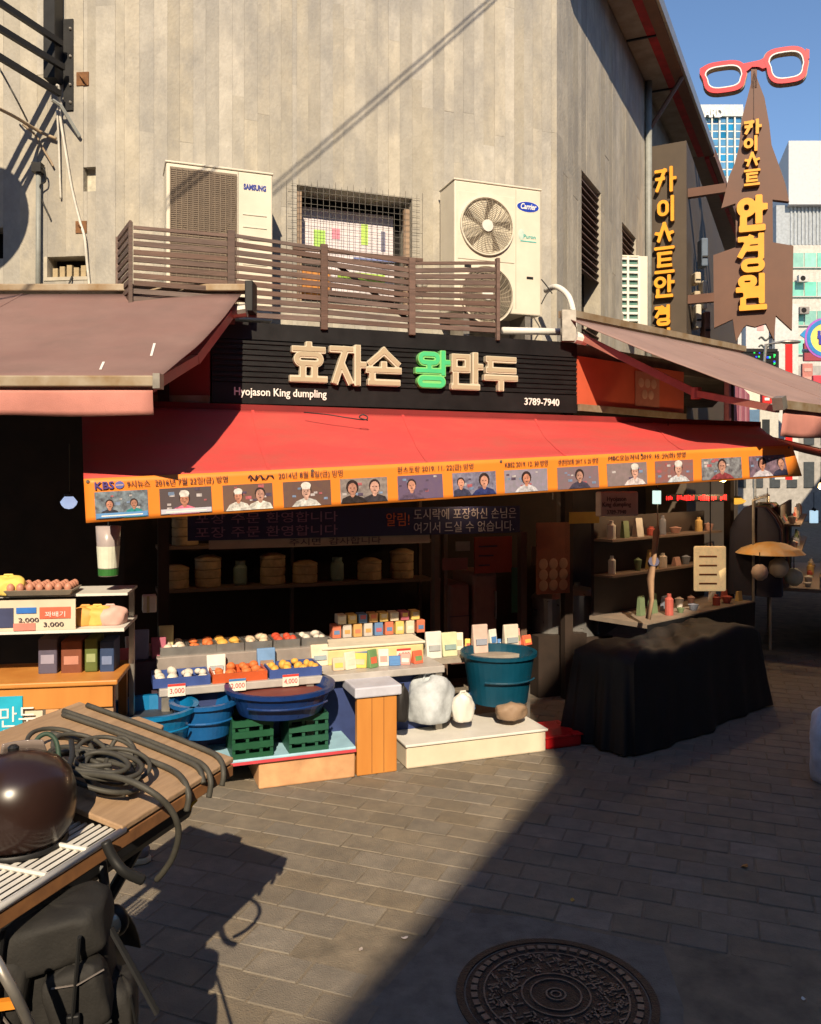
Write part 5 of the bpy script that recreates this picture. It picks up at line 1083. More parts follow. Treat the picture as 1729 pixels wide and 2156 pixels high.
def crate(px, out, z, wd, dp, ht, m, label, group=None):
    t_ = fs_thing('crate', label, 'crate', px, out, group, z); n_ = 5
    for k in range(4):
        zz = k * ht / 3.6; m_ = MB(); m_.box(-wd / 2, wd / 2, -dp / 2, -dp / 2 + .012, zz, zz + ht * .16); part('slat', m_, m, t_); m_ = MB(); m_.box(-wd / 2, wd / 2, dp / 2 - .012, dp / 2, zz, zz + ht * .16); part('slat', m_, m, t_)
    for x in (-wd / 2, -wd / 6, wd / 6, wd / 2 - .02): m_ = MB(); m_.box(x, x + .02, -dp / 2 + .012, -dp / 2 + .02, 0, ht); part('upright', m_, m, t_)
    m_ = MB(); m_.box(-wd / 2, wd / 2, -dp / 2 + .02, dp / 2 - .02, .01, .02); part('base', m_, m, t_)
    for x in (-wd / 2, wd / 2 - .012): m_ = MB(); m_.box(x, x + .012, -dp / 2 + .02, dp / 2 - .012, .02, ht); part('side', m_, m, t_)
crate(525, 1.0, .20, .26, .30, .25, flat((.012, .085, .04), .5), 'dark green crate under the left of the basin', 'green crates'); crate(640, 1.0, .20, .26, .30, .25, flat((.02, .10, .06), .5), 'dark green crate under the right of the basin', 'green crates')
# low platforms and panels in front
t_, ww, hh = boxthing('low_platform', 'low wooden platform with pale blue top under the crates', 'platform', 545, 748, 1588, 1660, 1.14, .6, mat('peach_wood', (.66, .36, .18), .6, var=.2, scale=6), bevel=.01)
m_ = MB(); m_.box(-.28, ww, -.02, .62, hh, hh + .02); part('top', m_, flat((.36, .60, .74), .45), t_, .006)
m_ = MB(); m_.box(-.28, ww, -.026, -.021, hh - .014, hh + .004); part('red_edge', m_, flat((.6, .06, .08)), t_)
t_, ww, hh = boxthing('plank_upright', 'upright orange wooden panel between the platform and white base', 'panel', 752, 836, 1466, 1636, 1.13, .05, M_wood, bevel=.006)
m_ = MB(); m_.box(-.02, ww + .03, -.02, .3, hh, hh + .07); part('cap', m_, flat((.55, .56, .66), .5), t_, .01)
for k in range(2): m_ = MB(); m_.box(ww * (.36 + .3 * k), ww * (.36 + .3 * k) + .004, -.002, 0, .01, hh); part('plank_seam', m_, flat((.25, .10, .03)), t_)
t_, ww, hh = boxthing('counter_plinth', 'long low white counter base at the right of the stall', 'plinth', 856, 1150, 1556, 1634, 1.12, .5, mat('cream_board', (.70, .60, .46), .6, var=.1, scale=4), bevel=.012)
m_ = MB(); m_.box(-.01, ww + .01, -.015, .5, hh, hh + .018); part('top', m_, M_whitept, t_, .005)
t_, ww, hh = boxthing('red_box', 'glossy red plastic box at the end of the white base', 'box', 1150, 1226, 1548, 1612, 1.10, .35, flat((.62, .012, .015), .3), bevel=.02)
m_ = MB(); m_.box(-.008, ww + .008, -.008, .36, hh * .86, hh * .98); part('lid', m_, flat((.68, .02, .02), .3), t_, .006)
def lump(nm, label, cat, fr, px, out, z, rx, ry, rz, m, seed=1, tie=None):
    random.seed(seed); t_ = thing(nm, label, cat, fr.w(fr.u(px, out), out, z), fr.a); m_ = MB(); ph = [random.random() * 6 for _ in range(6)]
    n, mm = 40, 22; vs = []; fs = []
    for i in range(mm + 1):
        a = math.pi * i / mm - math.pi / 2
        for k in range(n):
            t = 2 * math.pi * k / n; d = 1 + .06 * math.sin(3 * t + ph[0] + 2 * a) + .04 * math.sin(5 * t + ph[1] - 3 * a) + .025 * math.sin(9 * t + ph[2] + 4 * a) + .02 * math.sin(17 * t + ph[4] - 9 * a)
            vs.append((rx * d * abs(math.cos(a)) ** .45 * math.cos(t), ry * d * abs(math.cos(a)) ** .45 * math.sin(t), rz + rz * max(-1, math.sin(a) * (1.5 if a < 0 else .9 + .15 * math.sin(2 * t + ph[3])))))
    for i in range(mm):
        for k in range(n): fs.append((i * n + k, i * n + (k + 1) % n, (i + 1) * n + (k + 1) % n, (i + 1) * n + k))
    m_.add(vs, fs); part('bag', m_, m, t_, smooth=True)
    m_ = MB(); m_.tube([(-rx * .3, -.0, 2 * rz * .9), (-rx * .2, 0, 2 * rz + rz * .08), (rx * .2, 0, 2 * rz + rz * .08), (rx * .3, 0, 2 * rz * .9)], .008, 6); part('knot', m_, m, t_)
    return t_
lump('cloth_bag', 'white and pale blue cloth bag on the white base', 'bag', FS, 905, .85, .238, .17, .15, .16, mat('pale_cloth', (.52, .56, .60), .8, var=.25, scale=9), 3)
lump('plastic_bag', 'small white plastic bag beside the teal bucket', 'bag', FS, 975, .95, .238, .08, .07, .10, M_whitept, 5)
lump('black_bag', 'small black bag hanging at the edge of the wooden panel', 'bag', FS, 846, 1.10, .33, .05, .045, .12, flat((.02, .018, .018)), 8)
lump('brown_sack', 'dull brown sack on the white base under the teal bucket', 'bag', FS, 1075, .95, .22, .12, .10, .06, flat((.30, .2, .13)), 9)
# tangle behind, steam pots
for k, (px, out, z, r, h, lab) in enumerate(((1160, -.40, .55, .17, .3, 'steel steamer pot in the shade right of the teal bucket'), (1215, -.45, .5, .2, .36, 'large dark steamer pot at the end of the shop front'))):
    t_ = fs_thing('steamer_pot', lab, 'pot', px, out, 'steamer pots', z - .0); m_ = MB(); m_.lathe([(r, 0), (r, h), (r + .012, h), (r + .012, h + .02), (r * .8, h + .06), (.03, h + .09), (.03, h + .12), (0, h + .12)], 28); part('pot_body', m_, M_st, t_, smooth=False); m_ = MB(); m_.box(-.25, .25, -.22, .22, -z, -.002); part('stand', m_, M_dkwall, t_)
    for sx in (-1, 1): m_ = MB(); m_.tube([(sx * r, -.05, h * .7), (sx * (r + .05), 0, h * .7), (sx * r, .05, h * .7)], .008, 6); part('handle', m_, M_black, t_)
random.seed(91)
iw = thing('back_shelf', 'dark wall shelf with bamboo steamers inside the shop', 'shelf', (FS.o[0], FS.o[1], 0), FS.a)
for z in (1.02, 1.38): m_ = MB(); m_.box(FS.u(330, -.8), FS.u(905, -.8), .72, 1.0, z, z + .025); part('board', m_, flat((.16, .10, .07)), iw)
for x in (FS.u(335, -.8), FS.u(620, -.8), FS.u(895, -.8)): m_ = MB(); m_.box(x, x + .03, .96, 1.0, 0, 1.8); part('upright', m_, flat((.12, .08, .06)), iw)
M_bam = mat('bamboo', (.42, .28, .14), .7, var=.25, scale=14)
nn_ = ['first', 'second', 'third', 'fourth', 'fifth', 'sixth', 'seventh', 'eighth', 'ninth']
for lev, z in enumerate((1.046, 1.406)):
    for k in range(8):
        px = 370 + k * 68 + 20 * lev
        if (k + lev) % 3 == 2:
            t_ = fs_thing('storage_jar', 'jar, %s from the left on the %s board of the back shelf' % (nn_[k], ['lower', 'upper'][lev]), 'jar', px, -.86, 'things on the back shelf', z); m_ = MB(); m_.lathe([(.05, 0), (.06, .02), (.06, .15), (.04, .18), (.045, .18), (.045, .21), (0, .21)], 16); part('jar_body', m_, flat([(.45, .12, .08), (.5, .46, .4), (.2, .26, .2)][k % 3]), t_); continue
        n_ = 2 + (k * 7 + lev) % 2; t_ = fs_thing('bamboo_steamer', 'bamboo steamer stack, %s from the left on the %s board of the back shelf' % (nn_[k], ['lower', 'upper'][lev]), 'steamer', px, -.86, 'things on the back shelf', z)
        for q in range(n_): m_ = MB(); m_.lathe([(.105, q * .075), (.11, q * .075 + .005), (.11, q * .075 + .065), (.105, q * .075 + .072)], 24); part('tier', m_, M_bam, t_)
        m_ = MB(); m_.lathe([(.112, n_ * .075), (.112, n_ * .075 + .02), (.05, n_ * .075 + .045), (0, n_ * .075 + .05)], 24); part('lid', m_, M_bam, t_)
# ---- lamps that burn under the awnings
def lamp(nm, label, px, py, Y, rx, rz_, col, e, shape='ball'):
    t_ = thing(nm, label, 'lamp', W(px, py, Y)); m_ = MB()
    if shape == 'ball': m_.lathe([(0, -rz_), (rx * .5, -rz_ * .85), (rx * .85, -rz_ * .4), (rx, .1 * rz_), (rx * .5, rz_ * .9)], 16)
    else: m_.box(-rx, rx, -.03, .03, -rz_, rz_)
    part('glow', m_, mat('glow_%d' % int(px), col, .5, var=0, emit=e), t_, smooth=shape == 'ball')
    m_ = MB(); m_.lathe([(rx * .5, rz_ * .9), (rx * .6, rz_ * 1.3), (.01, rz_ * 1.5)], 12); m_.tube([(0, 0, rz_ * 1.4), (0, 0, rz_ + .35)], .006, 5); part('fitting', m_, M_black, t_)
lamp('hanging_bulb', 'round bluish white LED bulb hanging in the dark left shop', 145, 1058, 5.6, .055, .045, (.55, .68, 1.0), .55)
lamp('tube_lamp', 'short white tube lamp below the banner beside the hanging sign', 1383, 1047, 6.9, .027, .055, (.70, .95, .85), .8, 'box')
lamp('warm_lamp', 'warm yellow lamp glowing far under the right awning', 1550, 1055, 9.5, .11, .04, (1.0, .50, .06), .7)
lamp('cool_lamp', 'cool white lamp box beside the red LED sign', 1616, 1082, 13, .10, .06, (.70, .92, 1.0), .8, 'box')
lamp('cool_lamp', 'small cool lamp at the right of the red LED sign', 1714, 1088, 16, .07, .12, (.6, .85, 1.0), .6, 'box')
def bulb(label, p, e):
    t_ = thing('stall_bulb', label, 'lamp', p); m_ = MB(); m_.lathe([(0, -.05), (.025, -.042), (.036, -.02), (.03, .01), (.015, .03)], 14); part('glow', m_, mat('bulb_glow', (1.0, .62, .22), .5, var=0, emit=3), t_, smooth=True)
    m_ = MB(); m_.lathe([(.016, .028), (.018, .06), (.004, .07)], 10); m_.tube([(0, 0, .065), (0, 0, .5)], .004, 5); part('fitting', m_, M_black, t_)
    l_ = bpy.data.lights.new('bulb_light', 'POINT'); l_.energy = e; l_.color = (1, .66, .34); l_.shadow_soft_size = .04; lo = bpy.data.objects.new('bulb_light', l_); COL.objects.link(lo); lo.parent = t_; lo.location = (0, -.02, -.08)
bulb('bare warm bulb over the near end of the shaded stall', FC.w(.75, .45, 1.98), 10); bulb('bare warm bulb over the far end of the shaded stall', FC.w(1.75, .45, 1.98), 12)
bulb('bare warm bulb inside the shop left of the blue banner', FS.w(FS.u(480, -.4), -.4, 1.95), 1.6); bulb('bare warm bulb inside the shop above the cabinets', FS.w(FS.u(990, .1), .1, 1.9), 2.2)  # both bulbs added to brighten the dark shop interior
bulb('bare warm bulb over the far stall', q0 + dv * .9 + nv_ * .75 + Vector((0, 0, -.62)), 20)
t_, ww, hh = board('led_ticker', 'thin red LED ticker glowing in the shade below the banner', 'display', 1402, 1040, 1535, 1056, 8.4, M_black, .04)
random.seed(21)
for k in range(34):
    if k % 12 in (4, 5): continue
    m_ = MB(); x = ww * (k + .2) / 35; m_.box(x, x + ww * random.choice((.010, .018)), -.006, -.001, hh * random.uniform(.1, .3), hh * random.uniform(.6, .9)); part('led_segment', m_, mat('led_red', (1, .02, .02), .5, var=0, emit=1.6), t_)
t_, ww, hh = board('led_shop_sign', 'bright red and green LED sign deep in the street', 'display', 1622, 1082, 1662, 1116, 13.5, M_black, .1)
text('lettering', '만두', mat('led_red', (1, .02, .02)), t_, .16, (ww * .02, -.01, hh * .08), ww * .9, .004, bold=.008); m_ = MB(); m_.ball((ww * .72, -.01, hh * .78), .05, .01, .05, 10, 6); part('green_dot', m_, mat('led_green2', (.02, .8, .05), .5, emit=1.2), t_)
# ---- stalls along the shaded street side (right)
def stall(nm, label, fr, ua, ub, out, z, m, seed, items, lab2):
    random.seed(seed); t_ = thing(nm, label, 'stall', fr.w(ua, out, 0), fr.a); L_ = ub - ua
    m_ = MB(); m_.box(0, L_, 0, .6, z - .04, z); part('top', m_, flat((.25, .2, .16)), t_)
    m_ = MB(); m_.grid(lambda u, v: (L_ * u, -.005 + .02 * math.sin(u * 26) * v, z - .01 - (z - .03) * v), 30, 4); o = part('skirt', m_, m, t_); solid(o, .004)
    m_ = MB(); m_.box(0, L_, .55, .58, z + .0, z + .9); part('back_board', m_, flat((.06, .045, .04)), t_)
    for zz in (z + .36, z + .68): m_ = MB(); m_.box(0, L_, .35, .55, zz, zz + .02); part('shelf', m_, flat((.2, .15, .12)), t_)
    cols_ = [(.62, .56, .5), (.45, .10, .08), (.55, .38, .15), (.25, .28, .36), (.60, .60, .58), (.16, .22, .12), (.50, .30, .26)]
    k = 0; cn_ = ['cream', 'red', 'ochre', 'slate', 'white', 'olive', 'pink']; ORD = ['first', 'second', 'third', 'fourth', 'fifth', 'sixth', 'seventh', 'eighth', 'ninth']
    for zz, yy, n_, row_ in ((z, .12, items, 'front row'), (z, .28, items, 'back row'), (z + .38, .44, items, 'lower shelf'), (z + .70, .44, items, 'upper shelf')):
        for i in range(n_):
            if random.random() < .15: continue
            k += 1; x = (i + .5) * L_ / n_ + random.uniform(-.02, .02); p = fr.w(ua + x, out - yy, zz + .001); c_ = random.choice(cols_); m_ = MB(); h = random.uniform(.08, .2); r = random.uniform(.035, .06)
            kd = random.randrange(3)
            if kd == 0: m_.lathe([(r * .6, 0), (r, h * .5), (r * 1.05, h * .5), (0, h * .62)], 12); nm_ = 'bowl'
            elif kd == 1: m_.hexa([(-r, -r * .6, 0), (r, -r * .6, 0), (r, r * .6, 0), (-r, r * .6, 0)], [(-r, -.01, h), (r, -.01, h), (r, .01, h), (-r, .01, h)]); nm_ = 'packet'
            else: m_.lathe([(r * .8, 0), (r * .8, h * .75), (r * .4, h * .85), (r * .4, h), (0, h)], 12); nm_ = 'jar'
            single(nm_, m_, flat(c_), '%s %s, %s from the near end, %s of the %s' % (cn_[cols_.index(c_)], nm_, ORD[i], row_, lab2), nm_, p, fr.a, 'goods on the ' + lab2)
stall('goods_stall', 'shaded goods stall with dark skirt under the pink awning', FC, .25, 2.2, .55, .72, M_tarp, 31, 9, 'stall under pink awning')
FD = Fr(q0.x, q0.y, 63.2)
stall('far_stall', 'far goods stall under the dark red awning', FD, .2, 3.2, .9, .75, M_tarp, 37, 9, 'far stall')
# lit price board and hanging things
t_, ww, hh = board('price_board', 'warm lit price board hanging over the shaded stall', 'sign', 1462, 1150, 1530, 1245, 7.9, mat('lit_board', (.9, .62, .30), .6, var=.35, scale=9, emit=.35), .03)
for k in range(4): m_ = MB(); m_.box(ww * .15, ww * .7, -.004, 0, hh * (.15 + .2 * k), hh * (.19 + .2 * k)); part('print_line', m_, flat((.35, .15, .06)), t_)
m_ = MB(); m_.tube([(ww / 2, 0, hh), (ww / 2, 0, hh + .7)], .006, 5); part('hanger', m_, M_black, t_)
t_ = thing('tan_scarf', 'tan cloth scarf hanging twisted from the awning frame', 'scarf', W(1385, 1105, 6.9)); m_ = MB()
m_.tube([(0, 0, .35), (.0, 0, 0), (-.01, 0, -.06), (-.03, 0, -.25), (-.06, 0, -.45), (-.05, 0, -.62), (-.08, 0, -.78)], [.005, .01, .05, .04, .055, .035, .04], 12, True, .5); part('cloth', m_, flat((.42, .26, .16), .9), t_, smooth=True)
m_ = MB(); m_.tube([(-.04, -.03, -.3), (-.03, .03, -.33)], .045, 8); part('tie', m_, flat((.05, .05, .12)), t_)
t_ = thing('parasol', 'small orange and yellow parasol over the far stall', 'parasol', W(1622, 1165, 8.6)); m_ = MB(); n = 16
m_.lathe([(.34, 0), (.28, .05), (.16, .10), (.0, .14)], 16); part('canopy', m_, mat('parasol_cloth', (.80, .42, .08), .7, var=.3, scale=6, col2=(.75, .6, .4)), t_); m_ = MB(); m_.tube([(0, 0, .13), (0, 0, -1.0)], .014, 6); part('pole', m_, M_alu, t_)
for k, (px, py, Y, r, c_, lab) in enumerate(((1640, 1195, 8.5, .10, (.62, .56, .46), 'white paper lantern under the parasol'), (1600, 1205, 8.3, .08, (.60, .50, .44), 'pinkish white lantern left below the parasol'), (1672, 1215, 8.6, .09, (.58, .60, .48), 'pale green lantern right below the parasol'))):
    t_ = thing('paper_lantern', lab, 'lantern', W(px, py, Y)); m_ = MB(); m_.lathe([(r * .35, -r), (r * .85, -r * .6), (r, 0), (r * .85, r * .6), (r * .35, r)], 16); part('shade', m_, flat(c_), t_, smooth=True)
    m_ = MB(); m_.tube([(0, 0, r), (0, 0, r + .12)], .005, 5); part('string', m_, M_black, t_)
# black tarpaulin covered cart in the shade
random.seed(5)
cart = thing('covered_cart', 'stall cart under a black tarpaulin in deep shade at the right', 'cart', FC.w(.05, .92, 0), FC.a); m_ = MB()
ph = [random.random() * 6 for _ in range(8)]
def tarp(u, v):
    """u runs round the cart, v from the middle of the top to the hem"""
    hx, hy, H = .95, .26, .70; q = u * 4; k = int(q) % 4; f = q - int(q); f = f * 2 - 1
    x, y = [(f, -1), (1, f), (-f, 1), (-1, -f)][k]
    rr = min(1, v / .42); drop = max(0, (v - .42) / .58); per = u * (4 * (hx + hy))
    fold = drop * (.022 * math.sin(per * 8 + ph[0]) + .02 * math.sin(per * 17 + ph[1]) + .010 * math.sin(per * 37 + ph[2]))
    X = x * (hx * rr) + x * (fold + .06 * drop); Y = y * (hy * rr) + y * (fold + .06 * drop)
    lum = .02 * math.sin(X * 4.3 + ph[3]) + .012 * math.sin(X * 9 + Y * 12 + ph[4]) + .008 * math.sin(X * 23 - Y * 30)
    edge = .05 * max(0, rr - .8) ** 2 * 25
    return (X, Y, (H + lum - edge) * (1 - drop) + .015)
m_.grid(tarp, 160, 26); o = part('tarpaulin', m_, M_tarp, cart, smooth=True)
m_ = MB(); m_.box(-.85, .85, -.2, .2, .2, .58); part('cart_bed', m_, M_dkwall, cart)
for x in (-.7, .7):
    for y in (-.16, .16): m_ = MB(); m_.lathe([(.09, -.02), (.09, .02)], 18, (x, y, .09), Matrix.Rotation(R(90), 3, 'X')); part('wheel', m_, M_black, cart)
lump('pale_sack', 'pale blue white sack standing at the right edge of the street', 'sack', Fr(2.77, 5.42, 0), CX + F * 2.77 / 5.42, 0, 0, .16, .16, .25, mat('pale_blue_cloth', (.62, .70, .84), .8, var=.2, scale=8), 12)
# ================================================================ LEFT SIDE STALL
FT = Fr(-2.6, 4.72, 9)
def ftthing(nm, label, cat, xa, xb, yt, yb, out, dep, m, group=None, bevel=.008): return boxthing(nm, label, cat, xa, xb, yt, yb, out, dep, m, group, bevel, FT)
t_ = thing('wooden_counter', 'orange wooden side counter at the left', 'counter', (FT.o[0], FT.o[1], 0), FT.a); ua, ub = FT.u(-120), FT.u(250); zt_ = FT.at(60, 1435)[1]
m_ = MB(); m_.box(ua, ub, -.04, .5, zt_ - .03, zt_); part('top', m_, M_wood, t_, .008)
m_ = MB(); m_.box(ua, ub - .03, -.02, .0, zt_ - .16, zt_ - .032); part('apron', m_, M_wood, t_, .004)
for x in (ua + .05, ub - .08):
    for y in (.02, .42): m_ = MB(); m_.box(x, x + .05, y, y + .05, 0, zt_ - .03); part('leg', m_, M_wood, t_)
m_ = MB(); m_.box(ub - .40, ub - .33, -.015, .03, .1, zt_ - .16); part('stile', m_, mat('peach_wood', (.66, .36, .18)), t_)
m_ = MB(); m_.box(FT.u(50), ub - .42, -.006, .0, .25, zt_ - .165); part('cream_panel', m_, mat('cream_board', (.7, .6, .46)), t_)
m_ = MB(); m_.box(ub - .325, ub - .03, .0, .01, .2, zt_ - .165); part('board_panel', m_, M_ply, t_)
t_, ww, hh = ftthing('cyan_poster', 'cyan blue poster with white Korean letters on the left counter', 'poster', -60, 47, 1468, 1620, .03, .01, flat((.02, .42, .62), .45), bevel=0)
for k, (s_, zf, sz) in enumerate((('만두', .60, .13), ('포장', .42, .07), ('판매', .28, .07))): text('lettering', s_, M_white, t_, sz, (ww * (.52 if k == 0 else .60), -.003, hh * zf), sz * 1.5, .001)
# shelf with price cards
sh_ = thing('price_shelf', 'bright stepped snack shelf with price cards at the left edge', 'shelf', (FT.o[0], FT.o[1], 0), FT.a); sa0, sb0 = FT.u(-80), FT.u(262); z0 = FT.at(100, 1326)[1]; z1 = FT.at(100, 1262)[1]
m_ = MB(); m_.box(sa0, sb0, -.01, .45, z0 - .02, z0); part('board', m_, M_whitept, sh_)
m_ = MB(); m_.box(sa0, FT.u(160), -.012, .0, z0, z1); part('front_strip', m_, mat('cream_board', (.7, .6, .46)), sh_)
m_ = MB(); m_.box(sa0, sb0, .10, .45, z1, z1 + .015); part('board', m_, M_whitept, sh_)
for (xa, xb, ya, yb, c_) in ((36, 78, 1279, 1290, (.03, .16, .55)), (85, 150, 1278, 1300, (.80, .14, .08)), (30, 76, 1312, 1326, (.75, .25, .2)), (0, 30, 1280, 1320, (.05, .06, .14))):
    u0, zz1 = FT.at(xa, ya); u1, zz0 = FT.at(xb, yb); m_ = MB(); m_.box(u0, u1, -.018, -.013, zz0, zz1); part('price_card', m_, flat(c_), sh_)
for s_, x, y, m in (('2,000', 40, 1309, M_ink), ('3,000', 92, 1318, M_ink), ('꽈배기', 96, 1297, M_white)):
    u0, zz = FT.at(x, y); text('lettering', s_, m, sh_, .035, (u0, -.020, zz), .11, .0008)
for x in (sa0 + .02, sb0 - .04): m_ = MB(); m_.box(x, x + .03, .38, .42, 0, z1); part('leg', m_, M_alu, sh_)
cols_ = [(.82, .55, .12), (.70, .30, .10), (.78, .68, .55), (.62, .30, .24), (.80, .45, .10)]
for k, (px, y, lab) in enumerate(((18, 1262, 'yellow snack bag heap at the left edge of the shelf'), (180, 1300, 'orange snack pack beside the price cards'), (205, 1300, 'glowing orange snack pack in the middle of the shelf'), (232, 1300, 'pale pink snack pack at the right end of the shelf'))):
    u0, zz = FT.at(px, y); lump('snack_bag', lab, 'snack', FT, px, -.14, (z1 + .015) if k == 0 else z0, .10, .07, .055, flat([(.78, .58, .14), (.80, .36, .08), (.85, .48, .12), (.68, .42, .36)][k]), 40 + k)
eg = thing('egg_tray', 'carton of reddish brown eggs on the left snack shelf', 'egg tray', FT.w(FT.u(92, -.16), -.16, z1 + .016), FT.a)
m_ = MB(); m_.hexa([(-.17, -.1, 0), (.17, -.1, 0), (.17, .1, 0), (-.17, .1, 0)], [(-.19, -.12, .03), (.19, -.12, .03), (.19, .12, .03), (-.19, .12, .03)]); part('tray', m_, flat((.30, .25, .2)), eg)
for i in range(7):
    for j in range(4): m_ = MB(); m_.ball((-.16 + i * .053, -.085 + j * .056, .042), .023, .023, .029, 8, 6); part('egg', m_, flat((.55, .25, .17), .5), eg, smooth=True)
for k, (xa, xb, ya, yb, c_, lab) in enumerate(((80, 120, 1345, 1420, (.10, .09, .14), 'dark crate-like box under the snack shelf'), (128, 172, 1350, 1420, (.20, .06, .03), 'rust red box under the snack shelf'), (178, 205, 1345, 1415, (.10, .13, .03), 'olive green box under the snack shelf'), (210, 240, 1350, 1420, (.03, .06, .15), 'navy box under the end of the snack shelf'))):
    t_, ww, hh = ftthing('goods_box', lab, 'box', xa, xb, ya, yb, -.18, .2, flat(c_)); m_ = MB(); m_.box(ww * .15, ww * .85, -.003, 0, hh * .3, hh * .55); part('box_label', m_, flat(tuple(min(.8, v * 2 + .12) for v in c_)), t_)
cu = thing('plastic_cup', 'clear plastic cup stack with green and white label hanging left', 'cup', W(228, 1160, 5.0)); m_ = MB()
m_.lathe([(.055, -.15), (.065, .02), (.072, .15)], 20); part('cup_stack', m_, mat('frosted_plastic', (.42, .36, .36), .3, var=.15), cu, smooth=True)
m_ = MB(); m_.lathe([(.0585, -.10), (.067, .03)], 20, cap=False); part('label', m_, flat((.70, .72, .60)), cu); m_ = MB(); m_.lathe([(.0575, -.145), (.0592, -.105)], 20, cap=False); part('label_band', m_, flat((.03, .16, .03)), cu)
m_ = MB(); m_.tube([(0, 0, .15), (0, 0, .24)], .004, 5); part('string', m_, M_black, cu)
# more stock heaped along the counters
OD = ['first', 'second', 'third', 'fourth', 'fifth', 'sixth', 'seventh', 'eighth', 'ninth', 'tenth', 'eleventh', 'twelfth']
random.seed(123)
sc9 = [((.74, .70, .64), 'white'), ((.70, .14, .07), 'red'), ((.78, .52, .12), 'yellow'), ((.08, .22, .50), 'blue'), ((.66, .50, .36), 'tan'), ((.16, .30, .12), 'green'), ((.72, .34, .30), 'pink'), ((.80, .74, .60), 'ivory')]
def heap(n, pxa, pxb, out, z, where, dout=.05):
    for k in range(n):
        px = pxa + (pxb - pxa) * (k + .5) / n; c_, cn = sc9[(k * 3 + int(pxa)) % 8]; h = random.uniform(.06, .15); w_ = random.uniform(.035, .05)
        t_ = fs_thing('stock_packet', '%s packet, %s from the left %s' % (cn, OD[k], where), 'packet', px, out + random.uniform(-dout, dout), 'packets ' + where, z); t_.rotation_euler.z += random.uniform(-.5, .5)
        m_ = MB(); m_.hexa([(-w_, -.03, 0), (w_, -.03, 0), (w_, .03, 0), (-w_, .03, 0)], [(-w_ * 1.05, -.008, h), (w_ * 1.05, -.008, h), (w_ * 1.05, .008, h), (-w_ * 1.05, .008, h)]); part('pack', m_, flat(c_), t_, .006)
        m_ = MB(); m_.hexa([(-w_ * .7, -.027, h * .25), (w_ * .7, -.027, h * .25), (w_ * .7, -.02, h * .25), (-w_ * .7, -.02, h * .25)], [(-w_ * .7, -.0225, h * .6), (w_ * .7, -.0225, h * .6), (w_ * .7, -.015, h * .6), (-w_ * .7, -.015, h * .6)]); part('pack_label', m_, flat(sc9[(k * 5 + 2) % 8][0]), t_)
heap(9, 905, 1120, .36, .611, 'at the back of the side table', .03); heap(8, 700, 890, .76, .631, 'on the counter before the foam box', .03); heap(9, 345, 680, .30, .631, 'behind the step trays', .02)
heap(6, 860, 1000, .70, .24, 'along the back of the white base', .04)
# rail of dark clothes at the far right
cr = thing('clothes_rail', 'steel rail for clothes in the shade at the far right', 'rack', (3.55, 8.6, 0), R(63)); 
for x in (0, 2.2): m_ = MB(); m_.tube([(x, 0, 0), (x, 0, 1.75)], .016, 8); part('upright', m_, M_alu, cr)
m_ = MB(); m_.tube([(-.05, 0, 1.74), (2.25, 0, 1.74)], .014, 8); part('rail', m_, M_alu, cr)
gc = [((.03, .03, .05), 'black'), ((.05, .06, .12), 'navy'), ((.16, .05, .05), 'maroon'), ((.10, .09, .08), 'charcoal'), ((.20, .16, .10), 'khaki'), ((.06, .10, .08), 'dark green')]
for k in range(12):
    c_, cn = gc[k % 6]; p = cr.location + Matrix.Rotation(R(63), 3, 'Z') @ Vector((.1 + k * .18, 0, 0)); t_ = thing('hanging_coat', '%s coat, %s from the near end of the clothes rail' % (cn, OD[k]), 'coat', (p.x, p.y, 0), R(63 + random.uniform(-12, 12)), 'coats on the rail'); L = random.uniform(.75, 1.0); ph_ = random.random() * 6
    m_ = MB(); m_.grid(lambda u, v: ((.045 + .03 * v) * math.sin(2 * math.pi * u) * (1 + .2 * math.sin(6 * math.pi * u + ph_)), (.10 + .14 * min(1, v * 5) + .03 * v) * math.cos(2 * math.pi * u), 1.66 - L * v), 24, 8); o = part('coat', m_, flat(c_, .9), t_, smooth=True)
    m_ = MB(); m_.tube([(0, 0, 1.66), (0, 0, 1.72), (.02, 0, 1.75), (0, 0, 1.77)], .004, 5); part('hanger_hook', m_, M_alu, t_)
# warm white box among goods
t_, ww, hh = boxthing('white_parcel', 'small white parcel lit beyond the snack shelf', 'parcel', 300, 330, 1255, 1290, .55, .1, M_foam); m_ = MB(); m_.box(ww * .3, ww * .5, -.003, 0, 0, hh); part('tape', m_, flat((.5, .42, .2)), t_)
t_, ww, hh = boxthing('stool_shelf', 'dark side shelf holding pink and white packets behind the tubs', 'shelf', 255, 390, 1392, 1640, .55, .35, flat((.05, .03, .05))); 
for k in range(7):
    c_ = [(.55, .16, .2), (.7, .66, .6), (.2, .22, .35), (.68, .55, .5), (.4, .1, .16), (.65, .6, .3), (.72, .68, .66)][k]
    u = FS.u(262 + 18 * k, .45); zz = FS.at(320, 1392, .55)[1]; m_ = MB(); h = .08 + .06 * (k % 3); m_.hexa([(-.045, -.04, 0), (.045, -.04, 0), (.045, .04, 0), (-.045, .04, 0)], [(-.05, -.012, h), (.05, -.012, h), (.05, .012, h), (-.05, .012, h)])
    single('wrapped_snack', m_, flat(c_), ['dark pink', 'white', 'slate blue', 'beige', 'crimson', 'mustard', 'chalk white'][k] + ' wrapped snack on the dark side shelf', 'snack', FS.w(u, .45 - .1 * (k % 2), zz), FS.a, 'wrapped snacks', .006)

